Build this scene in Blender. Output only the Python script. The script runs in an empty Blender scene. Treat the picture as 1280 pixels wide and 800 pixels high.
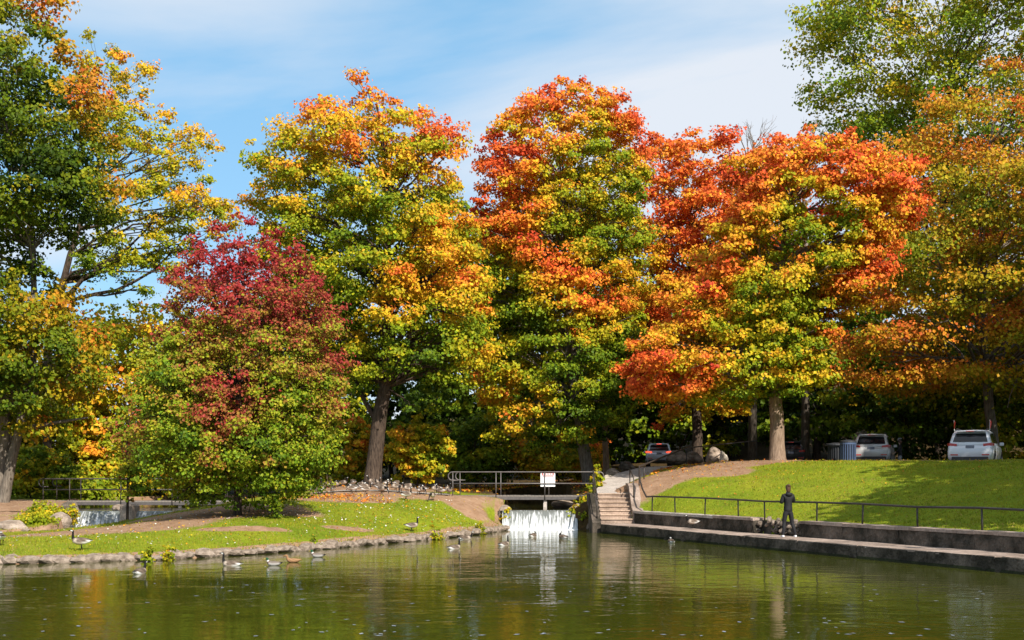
import bpy, bmesh, math, random
import numpy as np
from mathutils import Vector, Matrix, Euler

# ------------------------------------------------------------------ camera, sky, sun, exposure
SC = bpy.context.scene
COL = SC.collection
CAMZ, FPX, HY = 2.5, 1600.0, 590.0          # eye height over the water, focal length and horizon in 1280x800 photo pixels
cam_d = bpy.data.cameras.new('camera')
cam_d.sensor_width = 36.0
cam_d.lens = 36.0 * FPX / 1280.0
cam_d.shift_y = (HY - 400.0) / 1280.0
cam_d.clip_start = 0.1
cam_d.clip_end = 3000.0
cam = bpy.data.objects.new('camera', cam_d)
cam.location = (0, 0, CAMZ)
cam.rotation_euler = (math.radians(90), 0, 0)
COL.objects.link(cam)
SC.camera = cam

SUN_EL = math.radians(38)
S_AZ = Vector((0.47, -0.88, 0)).normalized()
SUN_DIR = Vector((S_AZ.x * math.cos(SUN_EL), S_AZ.y * math.cos(SUN_EL), math.sin(SUN_EL)))
sd = bpy.data.lights.new('sun', 'SUN')
sd.energy = 5.0
sd.angle = math.radians(0.53)
sd.color = (1.0, 0.93, 0.82)
sun = bpy.data.objects.new('sun', sd)
sun.rotation_euler = SUN_DIR.to_track_quat('Z', 'Y').to_euler()
sun.location = (30, -40, 60)
COL.objects.link(sun)

W = bpy.data.worlds.new('World')
SC.world = W
W.use_nodes = True
nt = W.node_tree
for n in list(nt.nodes):
    nt.nodes.remove(n)
def wn(t, **k):
    n = nt.nodes.new(t)
    for a, b in k.items():
        setattr(n, a, b)
    return n
out = wn('ShaderNodeOutputWorld')
bg = wn('ShaderNodeBackground')
bg.inputs['Strength'].default_value = 0.102
sky = wn('ShaderNodeTexSky', sky_type='NISHITA')
sky.sun_disc = False
sky.sun_elevation = SUN_EL
sky.sun_rotation = math.atan2(S_AZ.x, S_AZ.y)
sky.air_density = 1.0
sky.dust_density = 0.3
sky.ozone_density = 4.0
tc = wn('ShaderNodeTexCoord')
sep = wn('ShaderNodeSeparateXYZ')
nt.links.new(tc.outputs['Generated'], sep.inputs[0])
addz = wn('ShaderNodeMath', operation='ADD'); addz.inputs[1].default_value = 0.22
absz = wn('ShaderNodeMath', operation='ABSOLUTE')
nt.links.new(sep.outputs['Z'], absz.inputs[0]); nt.links.new(absz.outputs[0], addz.inputs[0])
dx = wn('ShaderNodeMath', operation='DIVIDE'); dy = wn('ShaderNodeMath', operation='DIVIDE')
nt.links.new(sep.outputs['X'], dx.inputs[0]); nt.links.new(addz.outputs[0], dx.inputs[1])
nt.links.new(sep.outputs['Y'], dy.inputs[0]); nt.links.new(addz.outputs[0], dy.inputs[1])
cmb = wn('ShaderNodeCombineXYZ')
nt.links.new(dx.outputs[0], cmb.inputs[0]); nt.links.new(dy.outputs[0], cmb.inputs[1])
mp = wn('ShaderNodeMapping')
mp.inputs['Location'].default_value = (9.2, 8.8, 0.0)
mp.inputs['Rotation'].default_value = (0, 0, math.radians(12))
mp.inputs['Scale'].default_value = (0.55, 1.15, 1)
nt.links.new(cmb.outputs[0], mp.inputs[0])
nz = wn('ShaderNodeTexNoise')
nz.inputs['Scale'].default_value = 1.25
nz.inputs['Detail'].default_value = 8.0
nz.inputs['Roughness'].default_value = 0.52
nz.inputs['Distortion'].default_value = 0.6
nt.links.new(mp.outputs[0], nz.inputs['Vector'])
rp = wn('ShaderNodeValToRGB')
rp.color_ramp.elements[0].position = 0.36
rp.color_ramp.elements[0].color = (0.05, 0.05, 0.05, 1)
rp.color_ramp.elements[1].position = 0.62
rp.color_ramp.elements[1].color = (0.92, 0.92, 0.92, 1)
nt.links.new(nz.outputs['Fac'], rp.inputs[0])
mx = wn('ShaderNodeMixRGB')
mx.inputs[2].default_value = (5.9, 6.2, 6.7, 1)
nt.links.new(rp.outputs[0], mx.inputs[0])
veil = wn('ShaderNodeMixRGB')                       # thin high haze over the whole sky
veil.inputs[0].default_value = 0.52
veil.inputs[2].default_value = (2.0, 5.0, 7.5, 1)
nt.links.new(sky.outputs[0], veil.inputs[1])
nt.links.new(veil.outputs[0], mx.inputs[1])
nt.links.new(mx.outputs[0], bg.inputs['Color'])
nt.links.new(bg.outputs[0], out.inputs['Surface'])

SC.view_settings.view_transform = 'Standard'
SC.view_settings.look = 'None'
SC.view_settings.gamma = 1.0
SC.view_settings.exposure = 0.46
SC.view_settings.use_curve_mapping = False
cy = SC.cycles
cy.max_bounces = 8
cy.diffuse_bounces = 3
cy.glossy_bounces = 3
cy.transmission_bounces = 4
cy.transparent_max_bounces = 6
cy.use_denoising = True
cy.sample_clamp_indirect = 6.0

# ------------------------------------------------------------------ small helpers
def at(px, py, Y):
    return Vector(((px - 640.0) / FPX * Y, Y, CAMZ + (HY - py) / FPX * Y))
def X(px, Y):
    return (px - 640.0) / FPX * Y
def onwater(px, py, lvl=0.0):
    Y = (CAMZ - lvl) * FPX / (py - HY)
    return X(px, Y), Y
def tag(o, label=None, cat=None, group=None, kind=None):
    if label: o['label'] = label
    if cat: o['category'] = cat
    if group: o['group'] = group
    if kind: o['kind'] = kind
    return o
def empty(name, loc, rz=0.0):
    e = bpy.data.objects.new(name, None)
    e.empty_display_size = 0.2
    e.location = loc
    e.rotation_euler = (0, 0, rz)
    COL.objects.link(e)
    return e
def link(name, me, mat=None, parent=None):
    o = bpy.data.objects.new(name, me)
    if mat is not None and len(me.materials) == 0:
        me.materials.append(mat)
    COL.objects.link(o)
    if parent is not None:
        o.parent = parent
    return o
def mesh_np(name, V, F, col=None, mat=None, smooth=False):
    """mesh from numpy verts (n,3) and faces (m,k) with optional point colours"""
    V = np.asarray(V, np.float32); F = np.asarray(F, np.int32)
    m, k = F.shape
    me = bpy.data.meshes.new(name)
    me.vertices.add(len(V)); me.vertices.foreach_set('co', V.ravel())
    me.loops.add(m * k); me.loops.foreach_set('vertex_index', F.ravel())
    me.polygons.add(m)
    me.polygons.foreach_set('loop_start', np.arange(0, m * k, k, dtype=np.int32))
    me.polygons.foreach_set('use_smooth', np.full(m, smooth, dtype=bool))
    me.update(calc_edges=True)
    if col is not None:
        c = np.ones((len(V), 4), np.float32); c[:, :col.shape[1]] = col
        a = me.color_attributes.new('Col', 'FLOAT_COLOR', 'POINT')
        a.data.foreach_set('color', c.ravel())
    if mat is not None:
        me.materials.append(mat)
    return me
def copy_tree(o, parent=None):
    c = o.copy(); COL.objects.link(c)
    if parent is not None: c.parent = parent
    for ch in o.children:
        copy_tree(ch, c)
    return c

class MB:
    """collects shapes into one mesh (one part)"""
    def __init__(s): s.v = []; s.f = []
    def add(s, v, f):
        b = len(s.v); s.v += [tuple(p) for p in v]; s.f += [tuple(i + b for i in q) for q in f]
        return s
    def box(s, c, d, rot=None):
        pts = []
        for z in (-.5, .5):
            for x, y in ((-.5, -.5), (.5, -.5), (.5, .5), (-.5, .5)):
                p = Vector((x * d[0], y * d[1], z * d[2]))
                if rot is not None: p = rot @ p
                pts.append(p + Vector(c))
        return s.add(pts, [(3, 2, 1, 0), (4, 5, 6, 7), (0, 1, 5, 4), (1, 2, 6, 5), (2, 3, 7, 6), (3, 0, 4, 7)])
    def tube(s, pts, rad, n=6, cap=True):
        pts = [Vector(p) for p in pts]
        if not hasattr(rad, '__len__'): rad = [rad] * len(pts)
        v = []; f = []
        up = Vector((0, 0, 1))
        prev = None
        for i, p in enumerate(pts):
            a = pts[max(i - 1, 0)]; b = pts[min(i + 1, len(pts) - 1)]
            t = (b - a)
            if t.length < 1e-9: t = Vector((0, 0, 1))
            t.normalize()
            if prev is None:
                ref = up if abs(t.z) < 0.9 else Vector((1, 0, 0))
                e1 = t.cross(ref).normalized()
            else:
                e1 = (prev - t * prev.dot(t)).normalized()
            prev = e1
            e2 = t.cross(e1)
            for k in range(n):
                an = 2 * math.pi * k / n
                v.append(p + (e1 * math.cos(an) + e2 * math.sin(an)) * rad[i])
        for i in range(len(pts) - 1):
            for k in range(n):
                a = i * n + k; b = i * n + (k + 1) % n
                f.append((a, b, b + n, a + n))
        if cap:
            f.append(tuple(range(n - 1, -1, -1)))
            f.append(tuple((len(pts) - 1) * n + k for k in range(n)))
        return s.add(v, f)
    def prism(s, poly, z0, z1):
        """vertical prism over a plan polygon (counter-clockwise); z may be a list per corner"""
        n = len(poly)
        za = z0 if hasattr(z0, '__len__') else [z0] * n
        zb = z1 if hasattr(z1, '__len__') else [z1] * n
        v = [(p[0], p[1], za[i]) for i, p in enumerate(poly)] + [(p[0], p[1], zb[i]) for i, p in enumerate(poly)]
        f = [tuple(range(n - 1, -1, -1)), tuple(range(n, 2 * n))]
        for i in range(n):
            j = (i + 1) % n
            f.append((i, j, n + j, n + i))
        return s.add(v, f)
    def mesh(s, name, mat=None, smooth=False, bevel=0.0):
        me = bpy.data.meshes.new(name)
        me.from_pydata(s.v, [], s.f)
        if bevel > 0:
            bm = bmesh.new(); bm.from_mesh(me)
            bmesh.ops.bevel(bm, geom=[e for e in bm.edges if e.is_manifold], offset=bevel, segments=1, affect='EDGES')
            bm.to_mesh(me); bm.free()
        if smooth:
            me.polygons.foreach_set('use_smooth', np.ones(len(me.polygons), dtype=bool))
        if mat is not None: me.materials.append(mat)
        me.update()
        return me
    def build(s, name, mat, parent=None, smooth=False, bevel=0.0):
        return link(name, s.mesh(name, mat, smooth, bevel), None, parent)

# ------------------------------------------------------------------ materials
def new_mat(name):
    m = bpy.data.materials.new(name)
    m.use_nodes = True
    t = m.node_tree
    for n in list(t.nodes): t.nodes.remove(n)
    o = t.nodes.new('ShaderNodeOutputMaterial')
    return m, t, o
def N(t, typ, **k):
    n = t.nodes.new(typ)
    for a, b in k.items(): setattr(n, a, b)
    return n
def plain(name, col, rough=0.6, metal=0.0, var=0.0, scale=3.0, bump=0.0, bscale=20.0, spec=0.5, emis=None):
    m, t, o = new_mat(name)
    p = N(t, 'ShaderNodeBsdfPrincipled')
    p.inputs['Base Color'].default_value = (*col, 1)
    p.inputs['Roughness'].default_value = rough
    p.inputs['Metallic'].default_value = metal
    p.inputs['Specular IOR Level'].default_value = spec
    tcn = N(t, 'ShaderNodeTexCoord')
    if var > 0:
        nn = N(t, 'ShaderNodeTexNoise'); nn.inputs['Scale'].default_value = scale; nn.inputs['Detail'].default_value = 6
        t.links.new(tcn.outputs['Object'], nn.inputs['Vector'])
        r = N(t, 'ShaderNodeValToRGB')
        r.color_ramp.elements[0].position = 0.3; r.color_ramp.elements[1].position = 0.72
        r.color_ramp.elements[0].color = (*[c * (1 - var) for c in col], 1)
        r.color_ramp.elements[1].color = (*[min(1, c * (1 + var)) for c in col], 1)
        t.links.new(nn.outputs['Fac'], r.inputs[0]); t.links.new(r.outputs[0], p.inputs['Base Color'])
    if bump > 0:
        b = N(t, 'ShaderNodeBump'); b.inputs['Distance'].default_value = bump
        n2 = N(t, 'ShaderNodeTexNoise'); n2.inputs['Scale'].default_value = bscale; n2.inputs['Detail'].default_value = 6
        t.links.new(tcn.outputs['Object'], n2.inputs['Vector'])
        t.links.new(n2.outputs['Fac'], b.inputs['Height']); t.links.new(b.outputs[0], p.inputs['Normal'])
    if emis:
        p.inputs['Emission Color'].default_value = (*emis[0], 1); p.inputs['Emission Strength'].default_value = emis[1]
    t.links.new(p.outputs[0], o.inputs['Surface'])
    return m
def vcol_mat(name, rough=0.7, trans=0.0, gloss=0.05):
    m, t, o = new_mat(name)
    a = N(t, 'ShaderNodeAttribute', attribute_name='Col')
    p = N(t, 'ShaderNodeBsdfPrincipled')
    p.inputs['Roughness'].default_value = rough
    p.inputs['Specular IOR Level'].default_value = gloss
    t.links.new(a.outputs['Color'], p.inputs['Base Color'])
    if trans > 0:
        tr = N(t, 'ShaderNodeBsdfTranslucent')
        g = N(t, 'ShaderNodeGamma'); g.inputs['Gamma'].default_value = 0.85
        t.links.new(a.outputs['Color'], g.inputs['Color']); t.links.new(g.outputs[0], tr.inputs['Color'])
        mix = N(t, 'ShaderNodeMixShader'); mix.inputs[0].default_value = trans
        t.links.new(p.outputs[0], mix.inputs[1]); t.links.new(tr.outputs[0], mix.inputs[2])
        t.links.new(mix.outputs[0], o.inputs['Surface'])
    else:
        t.links.new(p.outputs[0], o.inputs['Surface'])
    return m
M = {}
M['leaf'] = vcol_mat('leaf', 0.5, 0.24, 0.12)
M['blade'] = vcol_mat('grass_blade', 0.6, 0.30, 0.2)
M['feather'] = vcol_mat('feather', 0.75, 0.0, 0.2)
def bark(name, c0, c1):
    m, t, o = new_mat(name)
    tcn = N(t, 'ShaderNodeTexCoord')
    mpn = N(t, 'ShaderNodeMapping'); mpn.inputs['Scale'].default_value = (6, 6, 1.3)
    t.links.new(tcn.outputs['Object'], mpn.inputs[0])
    n = N(t, 'ShaderNodeTexNoise'); n.inputs['Scale'].default_value = 2.2; n.inputs['Detail'].default_value = 8; n.inputs['Roughness'].default_value = .65
    t.links.new(mpn.outputs[0], n.inputs['Vector'])
    r = N(t, 'ShaderNodeValToRGB')
    r.color_ramp.elements[0].position = .35; r.color_ramp.elements[1].position = .68
    r.color_ramp.elements[0].color = (*c0, 1); r.color_ramp.elements[1].color = (*c1, 1)
    t.links.new(n.outputs['Fac'], r.inputs[0])
    p = N(t, 'ShaderNodeBsdfPrincipled'); p.inputs['Roughness'].default_value = .9; p.inputs['Specular IOR Level'].default_value = .15
    t.links.new(r.outputs[0], p.inputs['Base Color'])
    b = N(t, 'ShaderNodeBump'); b.inputs['Distance'].default_value = .05; b.inputs['Strength'].default_value = .9
    t.links.new(n.outputs['Fac'], b.inputs['Height']); t.links.new(b.outputs[0], p.inputs['Normal'])
    t.links.new(p.outputs[0], o.inputs['Surface'])
    return m
M['bark_dark'] = bark('bark_dark', (.028, .02, .016), (.12, .085, .062))
M['bark_tan'] = bark('bark_tan', (.17, .115, .08), (.36, .26, .19))
M['bark_grey'] = bark('bark_grey', (.09, .075, .06), (.25, .21, .17))
def concrete(name, col, dark, amount=.5, bump=.02):
    m, t, o = new_mat(name)
    tcn = N(t, 'ShaderNodeTexCoord')
    n = N(t, 'ShaderNodeTexNoise'); n.inputs['Scale'].default_value = 1.1; n.inputs['Detail'].default_value = 9; n.inputs['Roughness'].default_value = .65
    t.links.new(tcn.outputs['Object'], n.inputs['Vector'])
    r = N(t, 'ShaderNodeValToRGB')
    r.color_ramp.elements[0].position = .5 - .3 * (1 - amount) ; r.color_ramp.elements[1].position = .5 + .28 * amount
    r.color_ramp.elements[0].color = (*dark, 1); r.color_ramp.elements[1].color = (*col, 1)
    t.links.new(n.outputs['Fac'], r.inputs[0])
    n2 = N(t, 'ShaderNodeTexNoise'); n2.inputs['Scale'].default_value = 14; n2.inputs['Detail'].default_value = 6
    t.links.new(tcn.outputs['Object'], n2.inputs['Vector'])
    mm = N(t, 'ShaderNodeMixRGB', blend_type='OVERLAY'); mm.inputs[0].default_value = .55
    t.links.new(r.outputs[0], mm.inputs[1]); t.links.new(n2.outputs['Fac'], mm.inputs[2])
    p = N(t, 'ShaderNodeBsdfPrincipled'); p.inputs['Roughness'].default_value = .9; p.inputs['Specular IOR Level'].default_value = .2
    t.links.new(mm.outputs[0], p.inputs['Base Color'])
    b = N(t, 'ShaderNodeBump'); b.inputs['Distance'].default_value = bump
    t.links.new(n2.outputs['Fac'], b.inputs['Height']); t.links.new(b.outputs[0], p.inputs['Normal'])
    t.links.new(p.outputs[0], o.inputs['Surface'])
    return m
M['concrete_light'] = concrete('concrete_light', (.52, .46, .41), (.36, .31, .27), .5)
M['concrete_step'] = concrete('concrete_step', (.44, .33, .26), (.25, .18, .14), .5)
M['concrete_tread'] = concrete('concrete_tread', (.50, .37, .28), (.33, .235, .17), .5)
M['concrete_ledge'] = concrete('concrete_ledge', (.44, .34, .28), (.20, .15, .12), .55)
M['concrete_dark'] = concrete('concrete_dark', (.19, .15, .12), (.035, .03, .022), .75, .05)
M['stone'] = concrete('stone', (.50, .40, .32), (.18, .135, .10), .55, .05)
M['stone_dark'] = concrete('stone_dark', (.26, .21, .17), (.06, .05, .035), .55, .05)
M['stone_pale'] = concrete('stone_pale', (.62, .56, .46), (.35, .29, .22), .5, .04)
M['iron'] = plain('painted_iron', (.055, .045, .04), .5, .3, .3, 9)
M['steel'] = plain('galvanised_steel', (.13, .115, .11), .5, .4, .25, 6)
M['timber'] = plain('weathered_timber', (.22, .19, .165), .85, 0, .35, 5, .01, 30)

# ------------------------------------------------------------------ ground
WALL_P = Vector((3.63, 52.2)); WALL_D = Vector((12.44 - 3.63, 31.1 - 52.2)).normalized()
WALL_N = Vector((-WALL_D.y, WALL_D.x))                 # points to the hill
if WALL_N.x < 0: WALL_N = -WALL_N
LEDGE_Z, WALL_Z, LEDGE_W, WALL_T = 0.38, 0.90, 1.5, 0.5
def along(s, off=0.0):
    p = WALL_P + WALL_D * s + WALL_N * off
    return p
def wall_at_px(px, off):
    # parameter s where the ray of a photo column meets the line at this offset
    k = (px - 640.0) / FPX
    b = WALL_P + WALL_N * off
    return (k * b.y - b.x) / (WALL_D.x - k * WALL_D.y)
CP = []
def cp(x, y, z): CP.append((x, y, z))
SHORE = [(-60, 34.0), (-30, 34.2), (-20, 34.4), (-13.8, 34.6), (-11.9, 35.4), (-10, 36.5), (-8.3, 38.3), (-6.2, 41.3), (-4, 45.6),
         (-2.5, 48.7), (-1.5, 51.0), (-0.85, 53.2), (-0.45, 54.6), (-0.38, 55.8)]
for x, y in SHORE: cp(x, y + .3, .20)
for p in [(-9.6, 45, .98), (-14, 43, .6), (-11.9, 49, 1.03), (-10.6, 50, 1.25), (-13.2, 48, .82), (-14.5, 47, .53), (-16, 46, .37), (-20, 44, .26), (-28, 42, .3),
          (-17.5, 41, .34), (-12, 40, .55), (-8, 43, .8), (-7, 53, 1.34), (-5.6, 48.5, .9), (-3, 49.5, .55), (-1.35, 54.5, .75), (-2.9, 57.5, 1.4), (-2.9, 60, 1.42), (-5.8, 58, 1.6), (-6.8, 62, 1.88),
          (-.7, 58, 1.25), (-1.1, 56.4, 1.05), (-.8, 62, 1.3), (-10, 57, 1.45), (-12, 55, 1.15), (-8, 70, 1.6), (-3, 70, 1.5), (-12.5, 66, 1.2), (-12.4, 60, 1.2),
          # far bank with the other footbridge
          (-24.8, 62, 1.12), (-22.9, 62, 1.1), (-20.3, 52, .45), (-23, 56, .85), (-27, 55, .9), (-36, 58, 1.2), (-19.5, 57, .9), (-24, 49, .35), (-30, 47, .4),
          (-30, 80, 1.3), (-15, 82, 1.2), (-22, 95, 2.2), (-8, 82, 1.6), (-50, 90, 2.5), (-60, 60, 1.6), (-45, 130, 4),
          # beside and behind the channel
          (3.8, 58, 1.42), (4.4, 60.5, 1.5), (5, 66, 2.1), (2, 75, 1.75), (-1, 80, 1.7), (4, 80, 2.0), (3.6, 70, 1.9), (0, 100, 2.4), (-10, 110, 3),
          # ramp path
          (4.4, 55, 1.52), (5.5, 59, 2.08), (6.6, 61.6, 2.4), (8.0, 66, 2.68), (10.2, 71, 2.75),
          # grass hill
          (5.9, 54.3, 1.75), (6.3, 52.4, 1.35), (7.4, 57, 2.45), (9.75, 60, 2.95), (12.2, 59, 3.05), (12.6, 58, 3.0), (15.8, 55, 2.99), (20.4, 51, 2.98), (27, 46, 3.0),
          (8.5, 51, 1.62), (10, 54.5, 2.4), (12, 48, 1.85), (13.6, 51.5, 2.5), (15, 43, 1.8), (17.5, 47, 2.5), (18.5, 38, 1.75), (21.5, 42, 2.45),
          (12, 65, 2.74), (16, 62, 2.72), (22, 58, 2.68), (10, 75, 2.76), (20, 75, 2.72), (14, 90, 2.85), (30, 56, 2.7), (32, 78, 2.8), (9, 92, 2.85),
          (15, 125, 9), (40, 105, 9), (40, 135, 16), (0, 130, 6), (-30, 150, 5), (60, 80, 8), (60, 40, 4), (34, 30, 2.6), (26, 22, 2.2), (40, 10, 2.0), (-60, 200, 6), (60, 200, 22), (0, 200, 14)]:
    cp(*p)
for s in (0.5, 5, 10, 15, 20, 26, 34, 44):
    q = along(s, LEDGE_W + WALL_T + .05); cp(q.x, q.y, .84)
CP = np.array(CP)
def tps_fit(P):
    xy, z = P[:, :2] / 30.0, P[:, 2]
    d2 = ((xy[:, None] - xy[None]) ** 2).sum(-1)
    K = np.where(d2 > 0, d2 * np.log(d2 + 1e-12), 0) + np.eye(len(P)) * 2e-4
    Q = np.c_[np.ones(len(P)), xy]
    A = np.block([[K, Q], [Q.T, np.zeros((3, 3))]])
    return np.linalg.solve(A, np.r_[z, 0, 0, 0])
TPSW = tps_fit(CP)
CPXY = CP[:, :2] / 30.0
def ground_np(x, y):
    x = np.clip(np.asarray(x, float), -75, 70); y = np.clip(np.asarray(y, float), 5, 210)
    q = np.stack([x, y], -1).reshape(-1, 2) / 30.0
    r = np.empty(len(q))
    for i in range(0, len(q), 20000):
        b = q[i:i + 20000]
        d2 = ((b[:, None] - CPXY[None]) ** 2).sum(-1)
        r[i:i + 20000] = np.where(d2 > 0, d2 * np.log(d2 + 1e-12), 0) @ TPSW[:-3] + TPSW[-3] + b @ TPSW[-2:]
    return r.reshape(x.shape)
def G(x, y): return float(ground_np(np.array([x]), np.array([y]))[0])
def inside(poly, x, y):
    c = np.zeros(x.shape, bool)
    n = len(poly)
    for i in range(n):
        x1, y1 = poly[i]; x2, y2 = poly[(i + 1) % n]
        if y1 == y2: continue
        hit = ((y1 > y) != (y2 > y)) & (x < (x2 - x1) * (y - y1) / (y2 - y1) + x1)
        c ^= hit
    return c
wa = along(-0.05, LEDGE_W + .28); wb = along(60, LEDGE_W + .28)
POND = SHORE + [(2.75, 55.8), (3.3, 55.2), (3.3, 55.0), (4.95, 55.0), (4.95, wa.y), (wa.x, wa.y), (wb.x, wb.y), (wb.x, 2), (-60, 2)]
CHANNEL = [(-60, 47), (-26, 46.3), (-19.5, 48), (-18, 50.5), (-19.2, 55.2), (-12.2, 55.2), (-12.8, 51.5), (-14.5, 49.6), (-17.5, 47.6), (-26, 44.8), (-60, 45)]
UPPER_L = [(-19.3, 55.2), (-21, 60), (-24, 72), (-20, 78), (-14, 77), (-13.4, 66), (-12.9, 60), (-12.6, 55.2)]
UPPER_R = [(-0.38, 55.8), (-0.3, 60), (-1.2, 68), (1.0, 72), (3.0, 70), (2.9, 62), (2.75, 55.8)]
xs = np.concatenate([[-700, -400, -220, -140, -100, -75], np.arange(-60, -30, 1.0), np.arange(-30, 30, 0.2), np.arange(30, 62, 1.0), [75, 100, 150, 250, 420, 700]])
ys = np.concatenate([[-120, -60, -30, -15, -5, 2], np.arange(6, 30, 2.0), np.arange(30, 74, 0.2), np.arange(74, 100, .6), np.arange(100, 160, 3.0), [170, 190, 220, 300, 450, 700, 1100]])
GX, GY = np.meshgrid(xs, ys)
GZ = ground_np(GX, GY)
FILTER = (GY < 20)
GZ = np.where(FILTER, np.minimum(GZ, 1.2), GZ)
for poly, lvl in ((POND, 0), (CHANNEL, 0), (UPPER_L, .8), (UPPER_R, .8)):
    ins = inside(poly, GX, GY)
    GZ = np.where(ins, np.minimum(GZ, lvl - .55), GZ)
rng = np.random.default_rng(7)
GZ = GZ + np.where(GY > 0, rng.normal(0, .012, GZ.shape), 0)
# bare-earth, litter and gravel masks: where the lawn is worn away
def ell(x, y, cx, cy, rx, ry, a=0.0):
    c, s = math.cos(a), math.sin(a)
    u = ((x - cx) * c + (y - cy) * s) / rx; v = (-(x - cx) * s + (y - cy) * c) / ry
    return np.clip(1.6 - (u * u + v * v), 0, 1)
def dirt_np(x, y):
    d = np.zeros(x.shape)
    for e in [(-13.2, 42.8, 3.3, 2.5, .2), (-11.2, 44.6, 2.4, 1.5, .2), (-11.0, 47.8, 3.2, 1.9, 0), (-9.6, 46.8, 2.6, 1.5, 0), (-8.8, 41.6, 1.5, .35, .45), (-5.8, 44.9, 1.1, .35, .8), (-5, 57.6, 4.0, 3.3, 0), (-7, 53.6, 2.2, 2.2, 0), (-2.2, 55.3, 1.0, 2.0, .35),
              (-6.8, 62, 3, 3, 0), (7.0, 56.6, 1.9, 3.6, -.75), (10.5, 59.3, 3.6, 1.7, .1), (8.6, 56.0, 1.9, 1.5, -.6), (10.3, 57.6, 2.6, 1.1, .3), (13.2, 58.7, 3.2, .9, -.3), (-24.5, 58.5, 5.5, 5.0, 0), (-21.5, 52, 1.5, 2, 0), (17.6, 54.2, 3.0, .7, -.75)]:
        d = np.maximum(d, ell(x, y, *e))
    return d
DIRT = dirt_np(GX, GY)
def near_line(x, y, poly, w):
    d = np.full(x.shape, 1e9)
    for (x1, y1), (x2, y2) in zip(poly[:-1], poly[1:]):
        t_ = np.clip(((x - x1) * (x2 - x1) + (y - y1) * (y2 - y1)) / ((x2 - x1) ** 2 + (y2 - y1) ** 2), 0, 1)
        d = np.minimum(d, np.hypot(x - x1 - t_ * (x2 - x1), y - y1 - t_ * (y2 - y1)))
    return np.clip((w - d) / (w * .5), 0, 1)
for pl_ in (SHORE, CHANNEL, UPPER_L + UPPER_L[:1], UPPER_R + UPPER_R[:1]):
    DIRT = np.maximum(DIRT, 1.4 * near_line(GX, GY, pl_, .42))
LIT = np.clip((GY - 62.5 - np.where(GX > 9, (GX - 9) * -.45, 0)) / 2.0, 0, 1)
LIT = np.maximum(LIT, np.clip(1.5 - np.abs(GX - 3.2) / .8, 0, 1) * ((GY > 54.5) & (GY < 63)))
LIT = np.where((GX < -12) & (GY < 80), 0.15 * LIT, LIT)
gcol = np.stack([DIRT, LIT, np.zeros_like(LIT)], -1).reshape(-1, 3)
ny, nx = GX.shape
idx = np.arange(nx * ny).reshape(ny, nx)
F = np.stack([idx[:-1, :-1], idx[:-1, 1:], idx[1:, 1:], idx[1:, :-1]], -1).reshape(-1, 4)
m, t, o = new_mat('park_ground')
tcn = N(t, 'ShaderNodeTexCoord')
at_ = N(t, 'ShaderNodeAttribute', attribute_name='Col')
sp = N(t, 'ShaderNodeSeparateColor')
t.links.new(at_.outputs['Color'], sp.inputs[0])
def noise(scale, det=6, rough=.6):
    n = N(t, 'ShaderNodeTexNoise'); n.inputs['Scale'].default_value = scale; n.inputs['Detail'].default_value = det; n.inputs['Roughness'].default_value = rough
    t.links.new(tcn.outputs['Object'], n.inputs['Vector']); return n
def ramp(src, stops):
    r = N(t, 'ShaderNodeValToRGB')
    el = r.color_ramp.elements
    while len(el) < len(stops): el.new(.5)
    for e, (p_, c_) in zip(el, stops):
        e.position = p_; e.color = (*c_, 1)
    t.links.new(src, r.inputs[0]); return r
g1 = ramp(noise(.55, 8).outputs['Fac'], [(.3, (.13, .19, .012)), (.5, (.20, .25, .014)), (.72, (.27, .27, .02))])
g2 = noise(9, 8, .75)
gm = N(t, 'ShaderNodeMixRGB', blend_type='OVERLAY'); gm.inputs[0].default_value = .8
t.links.new(g1.outputs[0], gm.inputs[1]); t.links.new(g2.outputs['Fac'], gm.inputs[2])
dd = ramp(noise(2.0, 9, .7).outputs['Fac'], [(.28, (.24, .135, .075)), (.55, (.36, .225, .14)), (.75, (.45, .30, .21))])
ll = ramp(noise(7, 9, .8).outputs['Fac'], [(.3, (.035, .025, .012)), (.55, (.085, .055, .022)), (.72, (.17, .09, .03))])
na = N(t, 'ShaderNodeMath', operation='MULTIPLY_ADD'); na.inputs[1].default_value = 1.1; na.inputs[2].default_value = -.55
t.links.new(noise(1.6, 9, .7).outputs['Fac'], na.inputs[0])
ad = N(t, 'ShaderNodeMath', operation='ADD'); t.links.new(sp.outputs[0], ad.inputs[0]); t.links.new(na.outputs[0], ad.inputs[1])
st = N(t, 'ShaderNodeMapRange'); st.inputs['From Min'].default_value = .32; st.inputs['From Max'].default_value = .62
t.links.new(ad.outputs[0], st.inputs['Value'])
m1 = N(t, 'ShaderNodeMixRGB'); t.links.new(st.outputs[0], m1.inputs[0]); t.links.new(gm.outputs[0], m1.inputs[1]); t.links.new(dd.outputs[0], m1.inputs[2])
m2 = N(t, 'ShaderNodeMixRGB'); t.links.new(sp.outputs[1], m2.inputs[0]); t.links.new(m1.outputs[0], m2.inputs[1]); t.links.new(ll.outputs[0], m2.inputs[2])
p = N(t, 'ShaderNodeBsdfPrincipled'); p.inputs['Roughness'].default_value = .95; p.inputs['Specular IOR Level'].default_value = .1
t.links.new(m2.outputs[0], p.inputs['Base Color'])
b = N(t, 'ShaderNodeBump'); b.inputs['Distance'].default_value = .06
t.links.new(g2.outputs['Fac'], b.inputs['Height']); t.links.new(b.outputs[0], p.inputs['Normal'])
t.links.new(p.outputs[0], o.inputs['Surface'])
M['ground'] = m
gr = link('ground', mesh_np('ground', np.stack([GX, GY, GZ], -1).reshape(-1, 3), F, gcol, M['ground'], True))
tag(gr, 'grassy park ground with worn bare earth around the pond', 'ground', kind='structure')

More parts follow.
